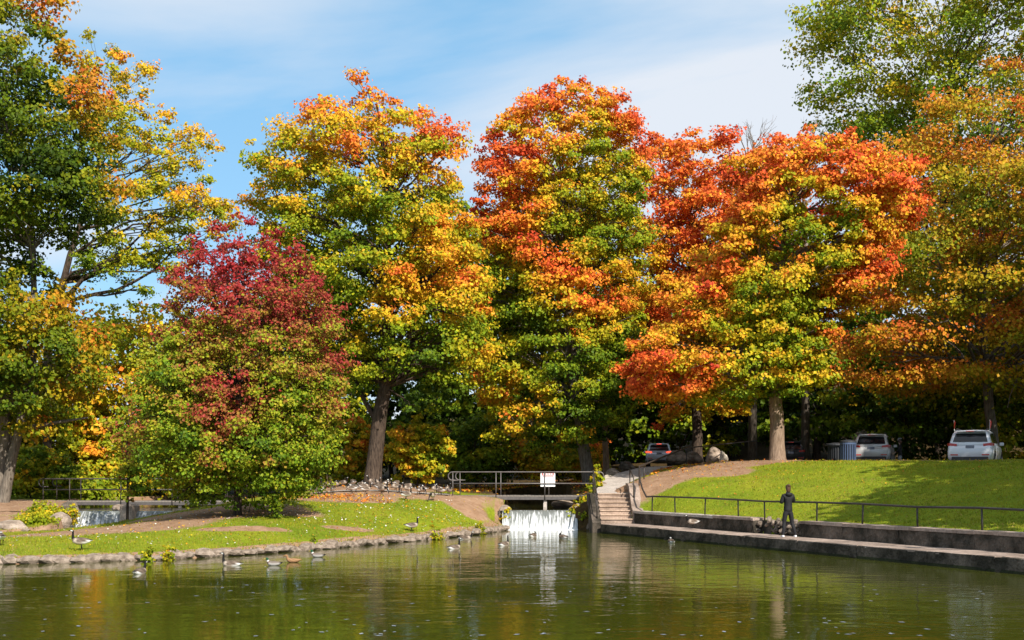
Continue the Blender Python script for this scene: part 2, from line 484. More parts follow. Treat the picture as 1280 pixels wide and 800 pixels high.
# ------------------------------------------------------------------ water
def water_mat(name, base, amp):
    m, t, o = new_mat(name)
    tcn = N(t, 'ShaderNodeTexCoord')
    p = N(t, 'ShaderNodeBsdfPrincipled')
    p.inputs['Base Color'].default_value = (*base, 1)
    p.inputs['Roughness'].default_value = .04
    p.inputs['IOR'].default_value = 1.333
    hs = []
    for sc, w, sx, rot in ((1.1, .6, .55, .15), (3.4, .27, .65, -.3), (9.5, .09, .8, .1)):
        mpn = N(t, 'ShaderNodeMapping'); mpn.inputs['Scale'].default_value = (sx, 1, 1); mpn.inputs['Rotation'].default_value = (0, 0, rot)
        t.links.new(tcn.outputs['Object'], mpn.inputs[0])
        n = N(t, 'ShaderNodeTexNoise'); n.inputs['Scale'].default_value = sc; n.inputs['Detail'].default_value = 2.5; n.inputs['Distortion'].default_value = .4
        t.links.new(mpn.outputs[0], n.inputs['Vector'])
        ml = N(t, 'ShaderNodeMath', operation='MULTIPLY'); ml.inputs[1].default_value = w
        t.links.new(n.outputs['Fac'], ml.inputs[0]); hs.append(ml)
    a1 = N(t, 'ShaderNodeMath', operation='ADD'); t.links.new(hs[0].outputs[0], a1.inputs[0]); t.links.new(hs[1].outputs[0], a1.inputs[1])
    a2 = N(t, 'ShaderNodeMath', operation='ADD'); t.links.new(a1.outputs[0], a2.inputs[0]); t.links.new(hs[2].outputs[0], a2.inputs[1])
    # patches of calm and ruffled water
    pn = N(t, 'ShaderNodeTexNoise'); pn.inputs['Scale'].default_value = .16; pn.inputs['Detail'].default_value = 3
    t.links.new(tcn.outputs['Object'], pn.inputs['Vector'])
    mr = N(t, 'ShaderNodeMapRange'); mr.inputs['From Min'].default_value = .35; mr.inputs['From Max'].default_value = .65
    mr.inputs['To Min'].default_value = .35; mr.inputs['To Max'].default_value = 1.5
    t.links.new(pn.outputs['Fac'], mr.inputs['Value'])
    a3 = N(t, 'ShaderNodeMath', operation='MULTIPLY'); t.links.new(a2.outputs[0], a3.inputs[0]); t.links.new(mr.outputs[0], a3.inputs[1])
    b = N(t, 'ShaderNodeBump'); b.inputs['Distance'].default_value = amp
    t.links.new(a3.outputs[0], b.inputs['Height']); t.links.new(b.outputs[0], p.inputs['Normal'])
    t.links.new(p.outputs[0], o.inputs['Surface'])
    return m
M['water'] = water_mat('pond_water', (.048, .053, .006), .023)
M['water_up'] = water_mat('upper_water', (.035, .035, .008), .03)
def sheet(name, poly, z, mat):
    me = bpy.data.meshes.new(name); me.from_pydata([(x, y, z) for x, y in poly], [], [tuple(range(len(poly)))])
    me.materials.append(mat); me.update()
    if me.polygons[0].normal.z < 0: me.flip_normals()
    return link(name, me)
tag(sheet('pond_water', [(-75, -40), (75, -40), (75, 30), (14, 30), (5.0, 56.05), (-.6, 56.05), (-.6, 57.5), (-75, 57.5)], 0.0, M['water']), 'olive green pond water with small ripples', 'pond', kind='structure')
tag(sheet('upper_pond_water', [(-25, 55.25), (-12.3, 55.25), (-12.3, 80), (-25, 80)], .8, M['water_up']), 'calm water above the broad weir', 'pond', kind='structure')
tag(sheet('channel_water', [(-.5, 56.2), (3.1, 56.2), (3.2, 74), (-1.6, 74), (-.6, 62)], .8, M['water_up']), 'dark channel water above the small weir', 'channel', kind='structure')

# ------------------------------------------------------------------ rocks and stones
def rock_mesh(name, seed, mat, rough=.22, sub=2, flat=1.0):
    r = random.Random(seed)
    bm = bmesh.new()
    bmesh.ops.create_icosphere(bm, subdivisions=sub, radius=1.0)
    ax = [Vector((r.uniform(-1, 1), r.uniform(-1, 1), r.uniform(-1, 1))).normalized() for _ in range(9)]
    cut = [r.uniform(.55, .9) for _ in ax]
    for v in bm.verts:
        d = v.co.normalized()
        s = 1.0
        for a_, c_ in zip(ax, cut):
            k = d.dot(a_)
            if k * s > c_: s = c_ / k
        v.co = d * s * (1 + r.uniform(-.05, .05) * rough * 4)
        v.co.z *= flat
    me = bpy.data.meshes.new(name); bm.to_mesh(me); bm.free()
    me.materials.append(mat)
    return me
STONES = [rock_mesh('edging_stone', 10 + i, M['stone'], .2, 2) for i in range(7)]
BOULD = {k: [rock_mesh('boulder_' + k, 40 + i, M[k], .2, 3) for i in range(3)] for k in ('stone', 'stone_dark', 'stone_pale')}
R = random.Random(5)
edging = empty('stone_edging', (-8, 40, 0))
tag(edging, 'low rough stone edging along the goose lawn shore', 'edging')
def lerp_poly(poly, step):
    o_ = []
    carry = 0.0
    for a_, b_ in zip(poly[:-1], poly[1:]):
        a_ = Vector(a_[:2]); b_ = Vector(b_[:2]); L = (b_ - a_).length
        s = carry
        while s < L:
            o_.append((a_ + (b_ - a_) * (s / L), (b_ - a_).normalized())); s += step() if callable(step) else step
        carry = s - L
    return o_
pts = lerp_poly([p for p in SHORE if p[0] > -22] , lambda: R.uniform(.34, .58))
for p_, d_ in pts:
    o = bpy.data.objects.new('stone', R.choice(STONES)); COL.objects.link(o); o.parent = edging
    L = R.uniform(.36, .52)
    o.scale = (L, R.uniform(.24, .34), R.uniform(.15, .22))
    o.rotation_euler = (R.uniform(-.1, .1), R.uniform(-.1, .1), math.atan2(d_.y, d_.x) + R.uniform(-.15, .15))
    o.location = Vector((p_.x + R.uniform(-.06, .06), p_.y + R.uniform(-.05, .1) + .1, R.uniform(.04, .10))) - edging.location
edging2 = edging
def boulder(px, py, Y, w, h, label, kind='stone', depth=None, rot=0, sink=.25, group=None, z=None):
    p_ = at(px, py, Y)      # bottom centre as seen
    o = bpy.data.objects.new('boulder', BOULD[kind][R.randrange(3)]); COL.objects.link(o)
    o.scale = (w / 2, (depth or w * .8) / 2, h / 2 * (1 + sink))
    o.rotation_euler = (R.uniform(-.12, .12), R.uniform(-.12, .12), rot)
    zz = p_.z if z is None else z
    o.location = (p_.x, p_.y, zz + h / 2 * (1 - sink))
    return tag(o, label, 'rock', group)

# ------------------------------------------------------------------ weirs and waterfalls
def fall_mat():
    m, t, o = new_mat('falling_water')
    tcn = N(t, 'ShaderNodeTexCoord')
    mpn = N(t, 'ShaderNodeMapping'); mpn.inputs['Scale'].default_value = (9, 2, .22)
    t.links.new(tcn.outputs['Object'], mpn.inputs[0])
    n = N(t, 'ShaderNodeTexNoise'); n.inputs['Scale'].default_value = 1.3; n.inputs['Detail'].default_value = 3; n.inputs['Roughness'].default_value = .6
    t.links.new(mpn.outputs[0], n.inputs['Vector'])
    sp = N(t, 'ShaderNodeSeparateXYZ'); t.links.new(tcn.outputs['Object'], sp.inputs[0])
    mr = N(t, 'ShaderNodeMapRange'); mr.inputs['From Min'].default_value = 0; mr.inputs['From Max'].default_value = .8
    mr.inputs['To Min'].default_value = .16; mr.inputs['To Max'].default_value = -.12
    t.links.new(sp.outputs['Z'], mr.inputs['Value'])
    a = N(t, 'ShaderNodeMath', operation='ADD'); t.links.new(n.outputs['Fac'], a.inputs[0]); t.links.new(mr.outputs[0], a.inputs[1])
    m2 = N(t, 'ShaderNodeMapRange'); m2.inputs['From Min'].default_value = .42; m2.inputs['From Max'].default_value = .70
    t.links.new(a.outputs[0], m2.inputs['Value'])
    d = N(t, 'ShaderNodeBsdfPrincipled'); d.inputs['Base Color'].default_value = (.80, .82, .85, 1); d.inputs['Roughness'].default_value = .8
    g = N(t, 'ShaderNodeBsdfPrincipled'); g.inputs['Base Color'].default_value = (.16, .17, .16, 1); g.inputs['Roughness'].default_value = .15
    b = N(t, 'ShaderNodeBump'); b.inputs['Distance'].default_value = .06
    t.links.new(n.outputs['Fac'], b.inputs['Height']); t.links.new(b.outputs[0], g.inputs['Normal']); t.links.new(b.outputs[0], d.inputs['Normal'])
    mix = N(t, 'ShaderNodeMixShader'); t.links.new(m2.outputs[0], mix.inputs[0]); t.links.new(g.outputs[0], mix.inputs[1]); t.links.new(d.outputs[0], mix.inputs[2])
    t.links.new(mix.outputs[0], o.inputs['Surface'])
    return m
M['fall'] = fall_mat()
M['foam'] = plain('foam', (.86, .88, .90), .85, 0, .08, 9, .03, 18)
def waterfall(x0, x1, ytop, ybot, z1, seed, label):
    r = np.random.default_rng(seed)
    nxx = int((x1 - x0) / .05); nz_ = 18
    u = np.linspace(0, 1, nxx); v = np.linspace(0, 1, nz_)
    U, Vv = np.meshgrid(u, v)
    streak = np.convolve(r.normal(0, 1, nxx + 6), np.ones(3) / 3, 'same')[:nxx]
    yy = ytop + (ybot - ytop) * Vv ** .55 + streak[None] * .05 * Vv + r.normal(0, .012, U.shape)
    zz = z1 - (z1 + .03) * np.clip((Vv - .12) / .88, 0, 1) ** 1.35
    V_ = np.stack([x0 + (x1 - x0) * U, yy, zz], -1).reshape(-1, 3)
    ii = np.arange(nxx * nz_).reshape(nz_, nxx)
    F_ = np.stack([ii[:-1, :-1], ii[1:, :-1], ii[1:, 1:], ii[:-1, 1:]], -1).reshape(-1, 4)
    o = link('waterfall', mesh_np('waterfall', V_, F_, None, M['fall'], True))
    tag(o, label, 'waterfall', kind='structure')
    return o
waterfall(-.42, 2.85, 56.5, 55.5, .815, 1, 'white curtain of water dropping over the weir below the footbridge')
waterfall(-19.4, -12.2, 55.6, 54.6, .815, 2, 'white water spilling over the broad weir beside the far bank')
def foam(x0, x1, y0, y1, n, seed, label):
    r = np.random.default_rng(seed)
    mb = MB()
    for i in range(n):
        x = r.uniform(x0, x1); k = r.random() ** 1.8; y = y1 + (y0 - y1) * k
        a = r.uniform(.05, .15) * (1 - .5 * k); h = a * r.uniform(.3, .6) * (1 - .6 * k)
        vv = [(x, y, h)]
        for q in range(6):
            an = q * math.pi / 3
            vv.append((x + a * math.cos(an) * 1.4, y + a * math.sin(an), -.01))
        mb.add(vv, [(0, 1 + q, 1 + (q + 1) % 6) for q in range(6)])
    o = mb.build('foam', M['foam'], None, True)
    return tag(o, label, 'foam', kind='stuff')
foam(-.4, 2.8, 55.0, 55.7, 420, 3, 'white foam churning at the foot of the small weir')
foam(-19.2, -12.4, 54.1, 54.8, 420, 4, 'white foam churning at the foot of the broad weir')
w = MB(); w.prism([(-.6, 56.32), (3.0, 56.32), (3.0, 57.0), (-.6, 57.0)], -.8, .76)
tag(w.build('weir', M['stone_dark'], None, False, .03), 'low stone weir sill under the footbridge', 'weir')
w = MB(); w.prism([(-19.6, 55.42), (-11.9, 55.42), (-11.9, 56.1), (-19.6, 56.1)], -.8, .76)
tag(w.build('weir', M['stone_dark'], None, False, .03), 'long stone weir sill beside the far bank', 'weir')
w = MB(); w.prism([(-16.7, 54.4), (-16.15, 54.4), (-16.15, 55.6), (-16.7, 55.6)], -.8, 1.12)
tag(w.build('weir_pier', M['stone'], None, False, .08), 'squat stone pier dividing the broad weir', 'pier')

# ------------------------------------------------------------------ ledge, retaining wall, steps
def strip(s0, s1, o0, o1, z0, z1, seg=1.0):
    """solid strip along the wall line, split into lengths"""
    mb = MB()
    a_, b_, c_, d_ = along(s0, o0), along(s1, o0), along(s1, o1), along(s0, o1)
    mb.prism([(a_.x, a_.y), (b_.x, b_.y), (c_.x, c_.y), (d_.x, d_.y)], z0, z1)
    return mb
ledge = empty('concrete_ledge', (WALL_P.x, WALL_P.y, 0))
tag(ledge, 'long low concrete ledge walkway between pond and retaining wall', 'walkway')
def place_local(o, root):
    o.matrix_parent_inverse = root.matrix_world.inverted() if root.type != 'EMPTY' else Matrix.Translation(root.location).inverted()
def roughen(o, cuts, amp, seed, zmin=-9):
    """chip a block: subdivide and jitter"""
    bm = bmesh.new(); bm.from_mesh(o.data)
    for _ in range(cuts):
        ed = [e for e in bm.edges if e.calc_length() > .22]
        bmesh.ops.subdivide_edges(bm, edges=ed, cuts=1, use_grid_fill=True)
    r = random.Random(seed)
    for v in bm.verts:
        if v.co.z > zmin:
            v.co += Vector((r.uniform(-1, 1), r.uniform(-1, 1), r.uniform(-.6, .6))) * amp
    bm.to_mesh(o.data); bm.free()
s = -.02; k = 0
while s < 52:
    L = R.uniform(2.4, 3.2)
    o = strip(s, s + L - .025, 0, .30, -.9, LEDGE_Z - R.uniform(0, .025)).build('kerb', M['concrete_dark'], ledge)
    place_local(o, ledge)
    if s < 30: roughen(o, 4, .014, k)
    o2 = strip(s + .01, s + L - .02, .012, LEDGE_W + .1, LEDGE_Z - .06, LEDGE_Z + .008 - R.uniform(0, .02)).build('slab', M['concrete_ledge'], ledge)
    place_local(o2, ledge)
    if s < 30: roughen(o2, 3, .009, k)
    s += L; k += 1
base = strip(-.02, 52, .25, LEDGE_W + .2, -.9, LEDGE_Z - .08).build('footing', M['concrete_dark'], ledge); place_local(base, ledge)
M['algae'] = concrete('algae', (.045, .05, .02), (.012, .014, .008), .6, .02)
o = strip(-.03, 52, -.016, .01, -.4, .075).build('waterline_band', M['algae'], ledge); place_local(o, ledge); roughen(o, 5, .012, 3)
wall = empty('retaining_wall', (along(0, LEDGE_W).x, along(0, LEDGE_W).y, LEDGE_Z))
tag(wall, 'weathered dark concrete retaining wall below the grass hill', 'wall')
sbrk0, sbrk1 = wall_at_px(942, LEDGE_W), wall_at_px(1000, LEDGE_W)
segs = []
s = 0.0
while s < 52:
    L = R.uniform(2.2, 3.4); segs.append((s, s + L)); s += L
for a_, b_ in segs:
    pieces = []
    if b_ <= sbrk0 or a_ >= sbrk1: pieces = [(a_, b_)]
    else:
        if a_ < sbrk0: pieces.append((a_, sbrk0))
        if b_ > sbrk1: pieces.append((sbrk1, b_))
    for c_, d_ in pieces:
        if d_ - c_ < .05: continue
        h = WALL_Z - .085 + R.uniform(-.012, .012)
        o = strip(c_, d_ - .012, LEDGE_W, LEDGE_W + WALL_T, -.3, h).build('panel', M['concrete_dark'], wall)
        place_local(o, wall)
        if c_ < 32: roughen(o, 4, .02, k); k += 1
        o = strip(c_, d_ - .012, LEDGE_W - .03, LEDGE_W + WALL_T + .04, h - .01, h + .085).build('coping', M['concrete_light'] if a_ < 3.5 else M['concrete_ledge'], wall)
        place_local(o, wall)
        if c_ < 32: roughen(o, 3, .012, k); k += 1
# broken stretch: rubble core laid bare
o = strip(sbrk0 - .1, sbrk1 + .1, LEDGE_W + .28, LEDGE_W + WALL_T, -.3, .82).build('core', M['concrete_dark'], wall); place_local(o, wall)
for i in range(44):
    ss = R.uniform(sbrk0 + .05, sbrk1 - .05); q = along(ss, LEDGE_W + R.uniform(.02, .32))
    hh = R.uniform(0, .45)
    o = bpy.data.objects.new('stone', BOULD['stone' if R.random() < .6 else 'stone_dark'][R.randrange(3)]); COL.objects.link(o); o.parent = wall; place_local(o, wall)
    sz = R.uniform(.07, .15)
    o.scale = (sz, sz * .8, sz * .7); o.rotation_euler = (R.random(), R.random(), R.random() * 6)
    o.location = (q.x, q.y, LEDGE_Z + .05 + hh)
# steps: seven risers from the ledge up to the ramp path
steps = empty('concrete_steps', (4.3, 52.6, LEDGE_Z))
tag(steps, 'seven tan concrete steps with dark cheek walls rising from the ledge', 'steps')
NST, RIS, TRD = 7, .168, .33
def sy(i): return 52.75 + i * TRD
for i in range(NST):
    mb = MB(); mb.prism([(3.66, sy(i)), (4.98, sy(i)), (4.98, sy(NST) + .6), (3.66, sy(NST) + .6)], -.4, LEDGE_Z + RIS * (i + 1))
    o = mb.build('step', M['concrete_step'], steps); place_local(o, steps)
    zt_ = LEDGE_Z + RIS * (i + 1)
    o2 = MB().box((4.32, sy(i) + TRD / 2 - .02, zt_ + .004), (1.30, TRD + .05, .05)).build('tread', M['concrete_tread'], o, False, .008); o2.matrix_parent_inverse = o.matrix_parent_inverse.inverted() @ Matrix.Identity(4); o2.matrix_parent_inverse = Matrix.Identity(4)
ZT = LEDGE_Z + RIS * NST
def side_wall(x0, x1, ys_, zs, mat, name='cheek_wall'):
    mb = MB(); n = len(ys_)
    v = []
    for x in (x0, x1):
        v += [(x, y, -.5) for y in ys_] + [(x, y, z) for y, z in zip(ys_, zs)]
    f = []
    for i in range(n - 1):
        f += [(i, i + 1, n + i + 1, n + i), (2 * n + i + 1, 2 * n + i, 3 * n + i, 3 * n + i + 1), (n + i, n + i + 1, 3 * n + i + 1, 3 * n + i), (i + 1, i, 2 * n + i, 2 * n + i + 1)]
    f += [(0, n, 3 * n, 2 * n), (n - 1, 2 * n + n - 1, 3 * n + n - 1, n + n - 1)]
    mb.add(v, f)
    o = mb.build(name, mat, steps); place_local(o, steps); return o
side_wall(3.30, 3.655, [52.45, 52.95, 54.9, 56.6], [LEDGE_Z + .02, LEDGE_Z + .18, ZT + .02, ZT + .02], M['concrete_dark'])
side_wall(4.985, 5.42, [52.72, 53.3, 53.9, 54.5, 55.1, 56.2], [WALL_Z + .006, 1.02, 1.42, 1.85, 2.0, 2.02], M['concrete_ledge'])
# ramp path
PATH = [(4.32, 55.0, ZT), (4.55, 56.3, 1.72), (5.35, 59, 2.13), (6.5, 61.8, 2.45), (8.1, 66, 2.74), (10.4, 71, 2.82), (12, 76, 2.84)]
mb = MB()
w_ = [.66, .85, 1.15, 1.35, 1.45, 1.5, 1.5]
v = []; f = []
for i, p_ in enumerate(PATH):
    a_ = Vector(PATH[max(i - 1, 0)]); b_ = Vector(PATH[min(i + 1, len(PATH) - 1)])
    d_ = (b_ - a_).xy.normalized() if i else Vector((0, 1)); n_ = Vector((d_.y, -d_.x))
    for sgn in (-1, 1):
        q = Vector(p_).xy + n_ * sgn * w_[i]
        v += [(q.x, q.y, p_[2] - .25), (q.x, q.y, p_[2] + .02)]
for i in range(len(PATH) - 1):
    a_ = 4 * i; b_ = a_ + 4
    f += [(a_ + 1, a_ + 3, b_ + 3, b_ + 1), (a_, a_ + 1, b_ + 1, b_), (a_ + 3, a_ + 2, b_ + 2, b_ + 3)]
mb.add(v, f)
tag(mb.build('path', M['concrete_light']), 'pale concrete ramp path climbing from the steps to the car park', 'path', kind='structure')
mb = MB(); v = []
for i, (px, py, Y) in enumerate([(392, 618, 57), (430, 615, 58.0), (480, 614.5, 58.6), (530, 615.5, 59), (562, 617.5, 59.2)]):
    q = at(px, py, Y); z = G(q.x, q.y) + .03
    v += [(q.x, q.y - .55, z), (q.x, q.y + .65, z + .02)]
mb.add(v, [(2 * i, 2 * i + 2, 2 * i + 3, 2 * i + 1) for i in range(4)])
tag(mb.build('footpath', M['concrete_light']), 'narrow pale footpath leading to the footbridge', 'path', kind='structure')

# ------------------------------------------------------------------ railings and bridges
def arc(c, r, a0, a1, n, plane='xz'):
    o_ = []
    for i in range(n + 1):
        a = a0 + (a1 - a0) * i / n
        o_.append(Vector((c[0] + r * math.cos(a), c[1], c[2] + r * math.sin(a))))
    return o_
low = empty('low_railing', (along(1, LEDGE_W + .3).x, along(1, LEDGE_W + .3).y, WALL_Z))
tag(low, 'low dark iron rail on short posts along the retaining wall', 'railing')
RO = LEDGE_W + .36
posts = [wall_at_px(px, RO) for px in (815, 844, 881, 923, 956, 1021, 1078, 1147, 1228, 1330)]
tops = []
for i, ss in enumerate(posts):
    q = along(ss, RO); rr = random.Random(i); tilt = WALL_D * rr.uniform(-.05, .05)
    topz = WALL_Z + .60 + rr.uniform(-.03, .02)
    mb = MB().tube([(q.x, q.y, WALL_Z - .1), (q.x + tilt.x, q.y + tilt.y, topz)], .028, 6)
    o = mb.build('post', M['iron'], low, True); place_local(o, low)
    tops.append(Vector((q.x + tilt.x, q.y + tilt.y, topz)))
q = along(posts[-1] + 12, RO); tops.append(Vector((q.x, q.y, WALL_Z + .6)))
o = MB().tube(tops, .034, 7).build('rail', M['iron'], low, True); place_local(o, low)
# ramp railing: drops from the ramp posts down to the low rail
rr_ = empty('ramp_railing', (5.3, 55, 2.0))
tag(rr_, 'dark iron pipe railing bending from the wall up beside the ramp path', 'railing')
pth = [tops[0], at(808, 621, 52.6), at(803, 611, 53.2), at(800, 600, 54.2), at(799, 583, 55.2), at(812, 578, 57.6), at(834, 569, 62), at(858, 560, 66), at(886, 557, 70), at(946, 551, 78)]
o = MB().tube(pth, .036, 7).build('rail', M['iron'], rr_, True); place_local(o, rr_)
for (px, py, Y, h) in ((799, 622, 55.2, 1.35), (805, 602, 57, .80), (858, 585, 66, 1.02), (946, 575, 78, 1.15)):
    b_ = at(px, py, Y); g_ = min(b_.z, G(b_.x, b_.y)) - .1
    tz = {799: at(799, 583, 55.2).z, 805: at(804, 580.7, 57).z, 858: at(858, 560, 66).z, 946: at(946, 551, 78).z}[px]
    o = MB().tube([(b_.x, b_.y, g_), (b_.x, b_.y, tz)], .03, 6).build('post', M['iron'], rr_, True); place_local(o, rr_)
lf = empty('step_handrail', (3.5, 53, LEDGE_Z))
tag(lf, 'dark iron handrail sloping down beside the tan steps next to the weir', 'railing')
for a_, b_ in (((3.48, 54.9, ZT), 1.0), ((3.52, 53.0, LEDGE_Z + .15), .95)):
    o = MB().tube([a_, (a_[0], a_[1], a_[2] + b_)], .028, 6).build('post', M['iron'], lf, True); place_local(o, lf)
o = MB().tube([(3.48, 55.6, ZT + 1.0), (3.48, 54.9, ZT + 1.0), (3.52, 53.0, LEDGE_Z + 1.1), (3.52, 52.75, LEDGE_Z + 1.0)], .033, 7).build('rail', M['iron'], lf, True); place_local(o, lf)
o = MB().tube([(3.48, 54.9, ZT + .5), (3.52, 53.0, LEDGE_Z + .62)], .024, 6).build('middle_rail', M['iron'], lf, True); place_local(o, lf)
rf = empty('step_handrail', (5.2, 54, 1.6))
tag(rf, 'short bent iron handrail on the light cheek wall of the steps', 'railing')
o = MB().tube([(5.12, 53.9, 1.42), (5.12, 53.9, 2.2), (5.12, 54.1, 2.3), (5.12, 55.6, 2.62), (5.12, 55.6, 2.0)], .026, 6).build('rail', M['iron'], rf, True); place_local(o, rf)

def footbridge(x0, x1, yf, width, zd, railh, midh, fposts, bposts, piers, label, endloops=(1, 1), post_mat='steel'):
    br = empty('footbridge', (x0, yf, zd))
    tag(br, label, 'bridge')
    n = int((x1 - x0) / .16)
    pm = MB().box((0, 0, 0), ((x1 - x0) / n - .012, width, .05)).mesh('plank', M['timber'])
    for i in range(n):
        o = bpy.data.objects.new('plank', pm); COL.objects.link(o); o.parent = br
        o.location = ((i + .5) * (x1 - x0) / n, width / 2, -.025 + R.uniform(-.004, .004))
    for yy in (.06, width - .06):
        MB().box(((x1 - x0) / 2, yy, -.12), (x1 - x0, .1, .14)).build('beam', M['steel'], br)
    for side, yy, pl in ((0, .0, fposts), (1, width, bposts)):
        for px in pl:
            xx = X(px, yf + yy) - x0
            MB().tube([(xx, yy, -.22), (xx, yy, railh)], .027, 6).build('post', M[post_mat], br, True)
        a0, a1 = X(pl[0], yf + yy) - x0, X(pl[-1], yf + yy) - x0
        # one bent pipe: top rail, rounded ends, middle rail
        rc = (railh - midh) / 2 * .72
        topp = []
        topp += [Vector((a0 + .25, yy, railh - 2 * rc))] if endloops[0] else []
        topp += [Vector((a0 - .02, yy, railh - rc)) + Vector((-math.sin(t_), 0, -math.cos(t_))) * rc for t_ in np.linspace(0, math.pi, 9)] if endloops[0] else [Vector((a0, yy, railh))]
        topp += [Vector((a1 + .02, yy, railh - rc)) + Vector((math.sin(t_), 0, math.cos(t_))) * rc for t_ in np.linspace(0, math.pi, 9)] if endloops[1] else [Vector((a1, yy, railh))]
        MB().tube(topp, .03, 7).build('top_rail', M[post_mat], br, True)
        MB().tube([(a0, yy, midh), (a1, yy, midh)], .024, 6).build('middle_rail', M[post_mat], br, True)
    for px, zb in piers:
        xx = X(px, yf) - x0
        MB().box((xx, .2, (zb - zd - .19) / 2 - .0), (.16, .16, abs(zb - zd) - .19)).build('pier', M['concrete_light'], br)
    return br
fb = footbridge(X(557, 58.6), X(757, 58.6), 58.6, 1.5, 1.42, 1.08, .55, (566, 620, 681, 744), (575, 626, 686, 749), [(681.5, .5)], 'short footbridge with steel pipe rails and a white notice over the small weir')
fb2 = footbridge(X(44, 62), X(292, 62), 62, 1.6, 1.09, 1.08, .55, (54, 87, 151, 215, 282), (71, 101, 160, 222, 284), [(95, .3), (224, .3), (268, .3)], 'long dark footbridge with pipe rails over the broad weir', (1, 0), 'iron')
# notice board on the bridge rail
M['sign_white'] = plain('sign_white', (.86, .87, .88), .45)
M['sign_red'] = plain('sign_red', (.50, .07, .06), .5)
M['sign_ink'] = plain('sign_ink', (.30, .10, .10), .6)
sg = empty('notice_board', (X(684.8, 58.63), 58.64, 1.42 + .41))
tag(sg, 'white square notice with red heading fixed to the footbridge rail', 'sign')
MB().box((0, 0, .33), (.67, .012, .66)).build('board', M['sign_white'], sg)
hd = MB().box((.0, -.009, .575), (.54, .006, .13)).build('heading_panel', M['sign_red'], sg)
for i, (xx, ww) in enumerate(((-.17, .10), (-.05, .10), (.07, .10), (.18, .08))):
    MB().box((xx, -.013, .575), (ww, .004, .055)).build('lettering', M['sign_white'], hd)
for i, (zz, ww) in enumerate(((.455, .50),)):
    MB().box((0, -.009, zz), (ww, .004, .03)).build('lettering', M['sign_ink'], sg)

# ------------------------------------------------------------------ boulders
for a_ in [(631, 641, 56.6, .62, .36, 'rounded boulder at the lawn end of the small weir', 'stone', None, 0),
           (708, 636, 60.6, 1.5, .42, 'long flat rock lying under the footbridge', 'stone', 1.0, .1),
           (727, 655, 57.0, 1.35, .95, 'big tan boulder between the small weir and the steps', 'stone', 1.2, .2),
           (716, 661, 56.1, .7, .5, 'dark wet rock beside the falling water', 'stone_dark', .8, .1),
           (741, 662, 55.2, .7, .45, 'dark rock against the foot of the steps', 'stone_dark', .8, .5),
           (753, 612, 58.2, .6, .35, 'grey boulder at the low end of the ramp path', 'stone', .9, .3),
           (760, 604, 60.6, .7, .42, 'pale boulder on the low side of the ramp path', 'stone_pale', .9, .2),
           (768, 597, 63.4, .8, .5, 'tan boulder midway along the ramp path', 'stone', 1, .7),
           (785, 590, 67.5, 1.0, .6, 'dark boulder near the top of the ramp path', 'stone_dark', 1.1, .4),
           (845, 578, 73, 1.5, .7, 'grey boulder on the far verge of the ramp path', 'stone_dark', 1.2, .1),
           (868, 578, 74, 1.3, .65, 'low dark boulder behind the ramp railing', 'stone_dark', 1.1, .1),
           (892, 577, 74, 1.3, .85, 'brown boulder at the car park edge', 'stone', 1.1, .5),
           (904, 577, 73, .62, .62, 'bright cream boulder at the car park edge', 'stone_pale', .6, .9),
           (18, 668, 49.6, 1.6, .6, 'broad tan boulder at the foot of the far bank', 'stone', 1.4, .1),
           (72, 662, 53.5, 1.0, .75, 'tall grey rock beside the broad weir', 'stone', 1.3, -.4),
           (90, 645, 56.5, 1.0, .7, 'dark rock under the end of the long footbridge', 'stone_dark', 1, .1),
           (150, 640, 56.5, .7, .35, 'reddish rock on the weir pier', 'stone', .6, .1)]:
    boulder(*a_[:5], a_[5], a_[6], a_[7], a_[8])

# ------------------------------------------------------------------ trees
RAMPS = {
 'maple': [(0, (.028, .056, .006)), (.16, (.078, .135, .008)), (.32, (.18, .24, .010)), (.46, (.32, .31, .012)), (.58, (.56, .38, .016)), (.70, (.70, .31, .024)), (.79, (.72, .205, .028)), (.90, (.64, .11, .024)), (1.1, (.46, .05, .02))],
 'crimson': [(0, (.04, .085, .008)), (.25, (.155, .235, .012)), (.45, (.32, .32, .018)), (.58, (.28, .13, .030)), (.72, (.29, .045, .032)), (.88, (.34, .030, .032)), (1.1, (.26, .016, .02))],
}
def ramp_np(name, t):
    st_ = RAMPS[name]
    xs_ = [a for a, _ in st_]
    return np.stack([np.interp(t, xs_, [c[i] for _, c in st_]) for i in range(3)], -1)
def leaf_mesh(name, P, Nn, size, col, rng_, mat):
    """one folded four-cornered leaf per point"""
    n = len(P)
    Nn = Nn / (np.linalg.norm(Nn, axis=1, keepdims=True) + 1e-9)
    rv = rng_.normal(size=(n, 3))
    A = np.cross(Nn, rv); A /= np.linalg.norm(A, axis=1, keepdims=True) + 1e-9
    A[:, 2] -= .35; A /= np.linalg.norm(A, axis=1, keepdims=True) + 1e-9
    B = np.cross(Nn, A); B /= np.linalg.norm(B, axis=1, keepdims=True) + 1e-9
    s_ = size[:, None]
    fold = Nn * s_ * .16
    v0 = P - A * s_ * .5
    v1 = P + B * s_ * .46 + A * s_ * .08 + fold
    v2 = P + A * s_ * .5
    v3 = P - B * s_ * .46 + A * s_ * .08 + fold
    V = np.stack([v0, v1, v2, v3], 1).reshape(-1, 3)
    i = np.arange(n)[:, None] * 4
    # two triangles so that the fold along the midrib is real
    Fq = np.concatenate([np.c_[i, i + 1, i + 2], np.c_[i, i + 2, i + 3]], 0)
    return mesh_np(name, V, Fq, np.repeat(col, 4, axis=0), mat, False)
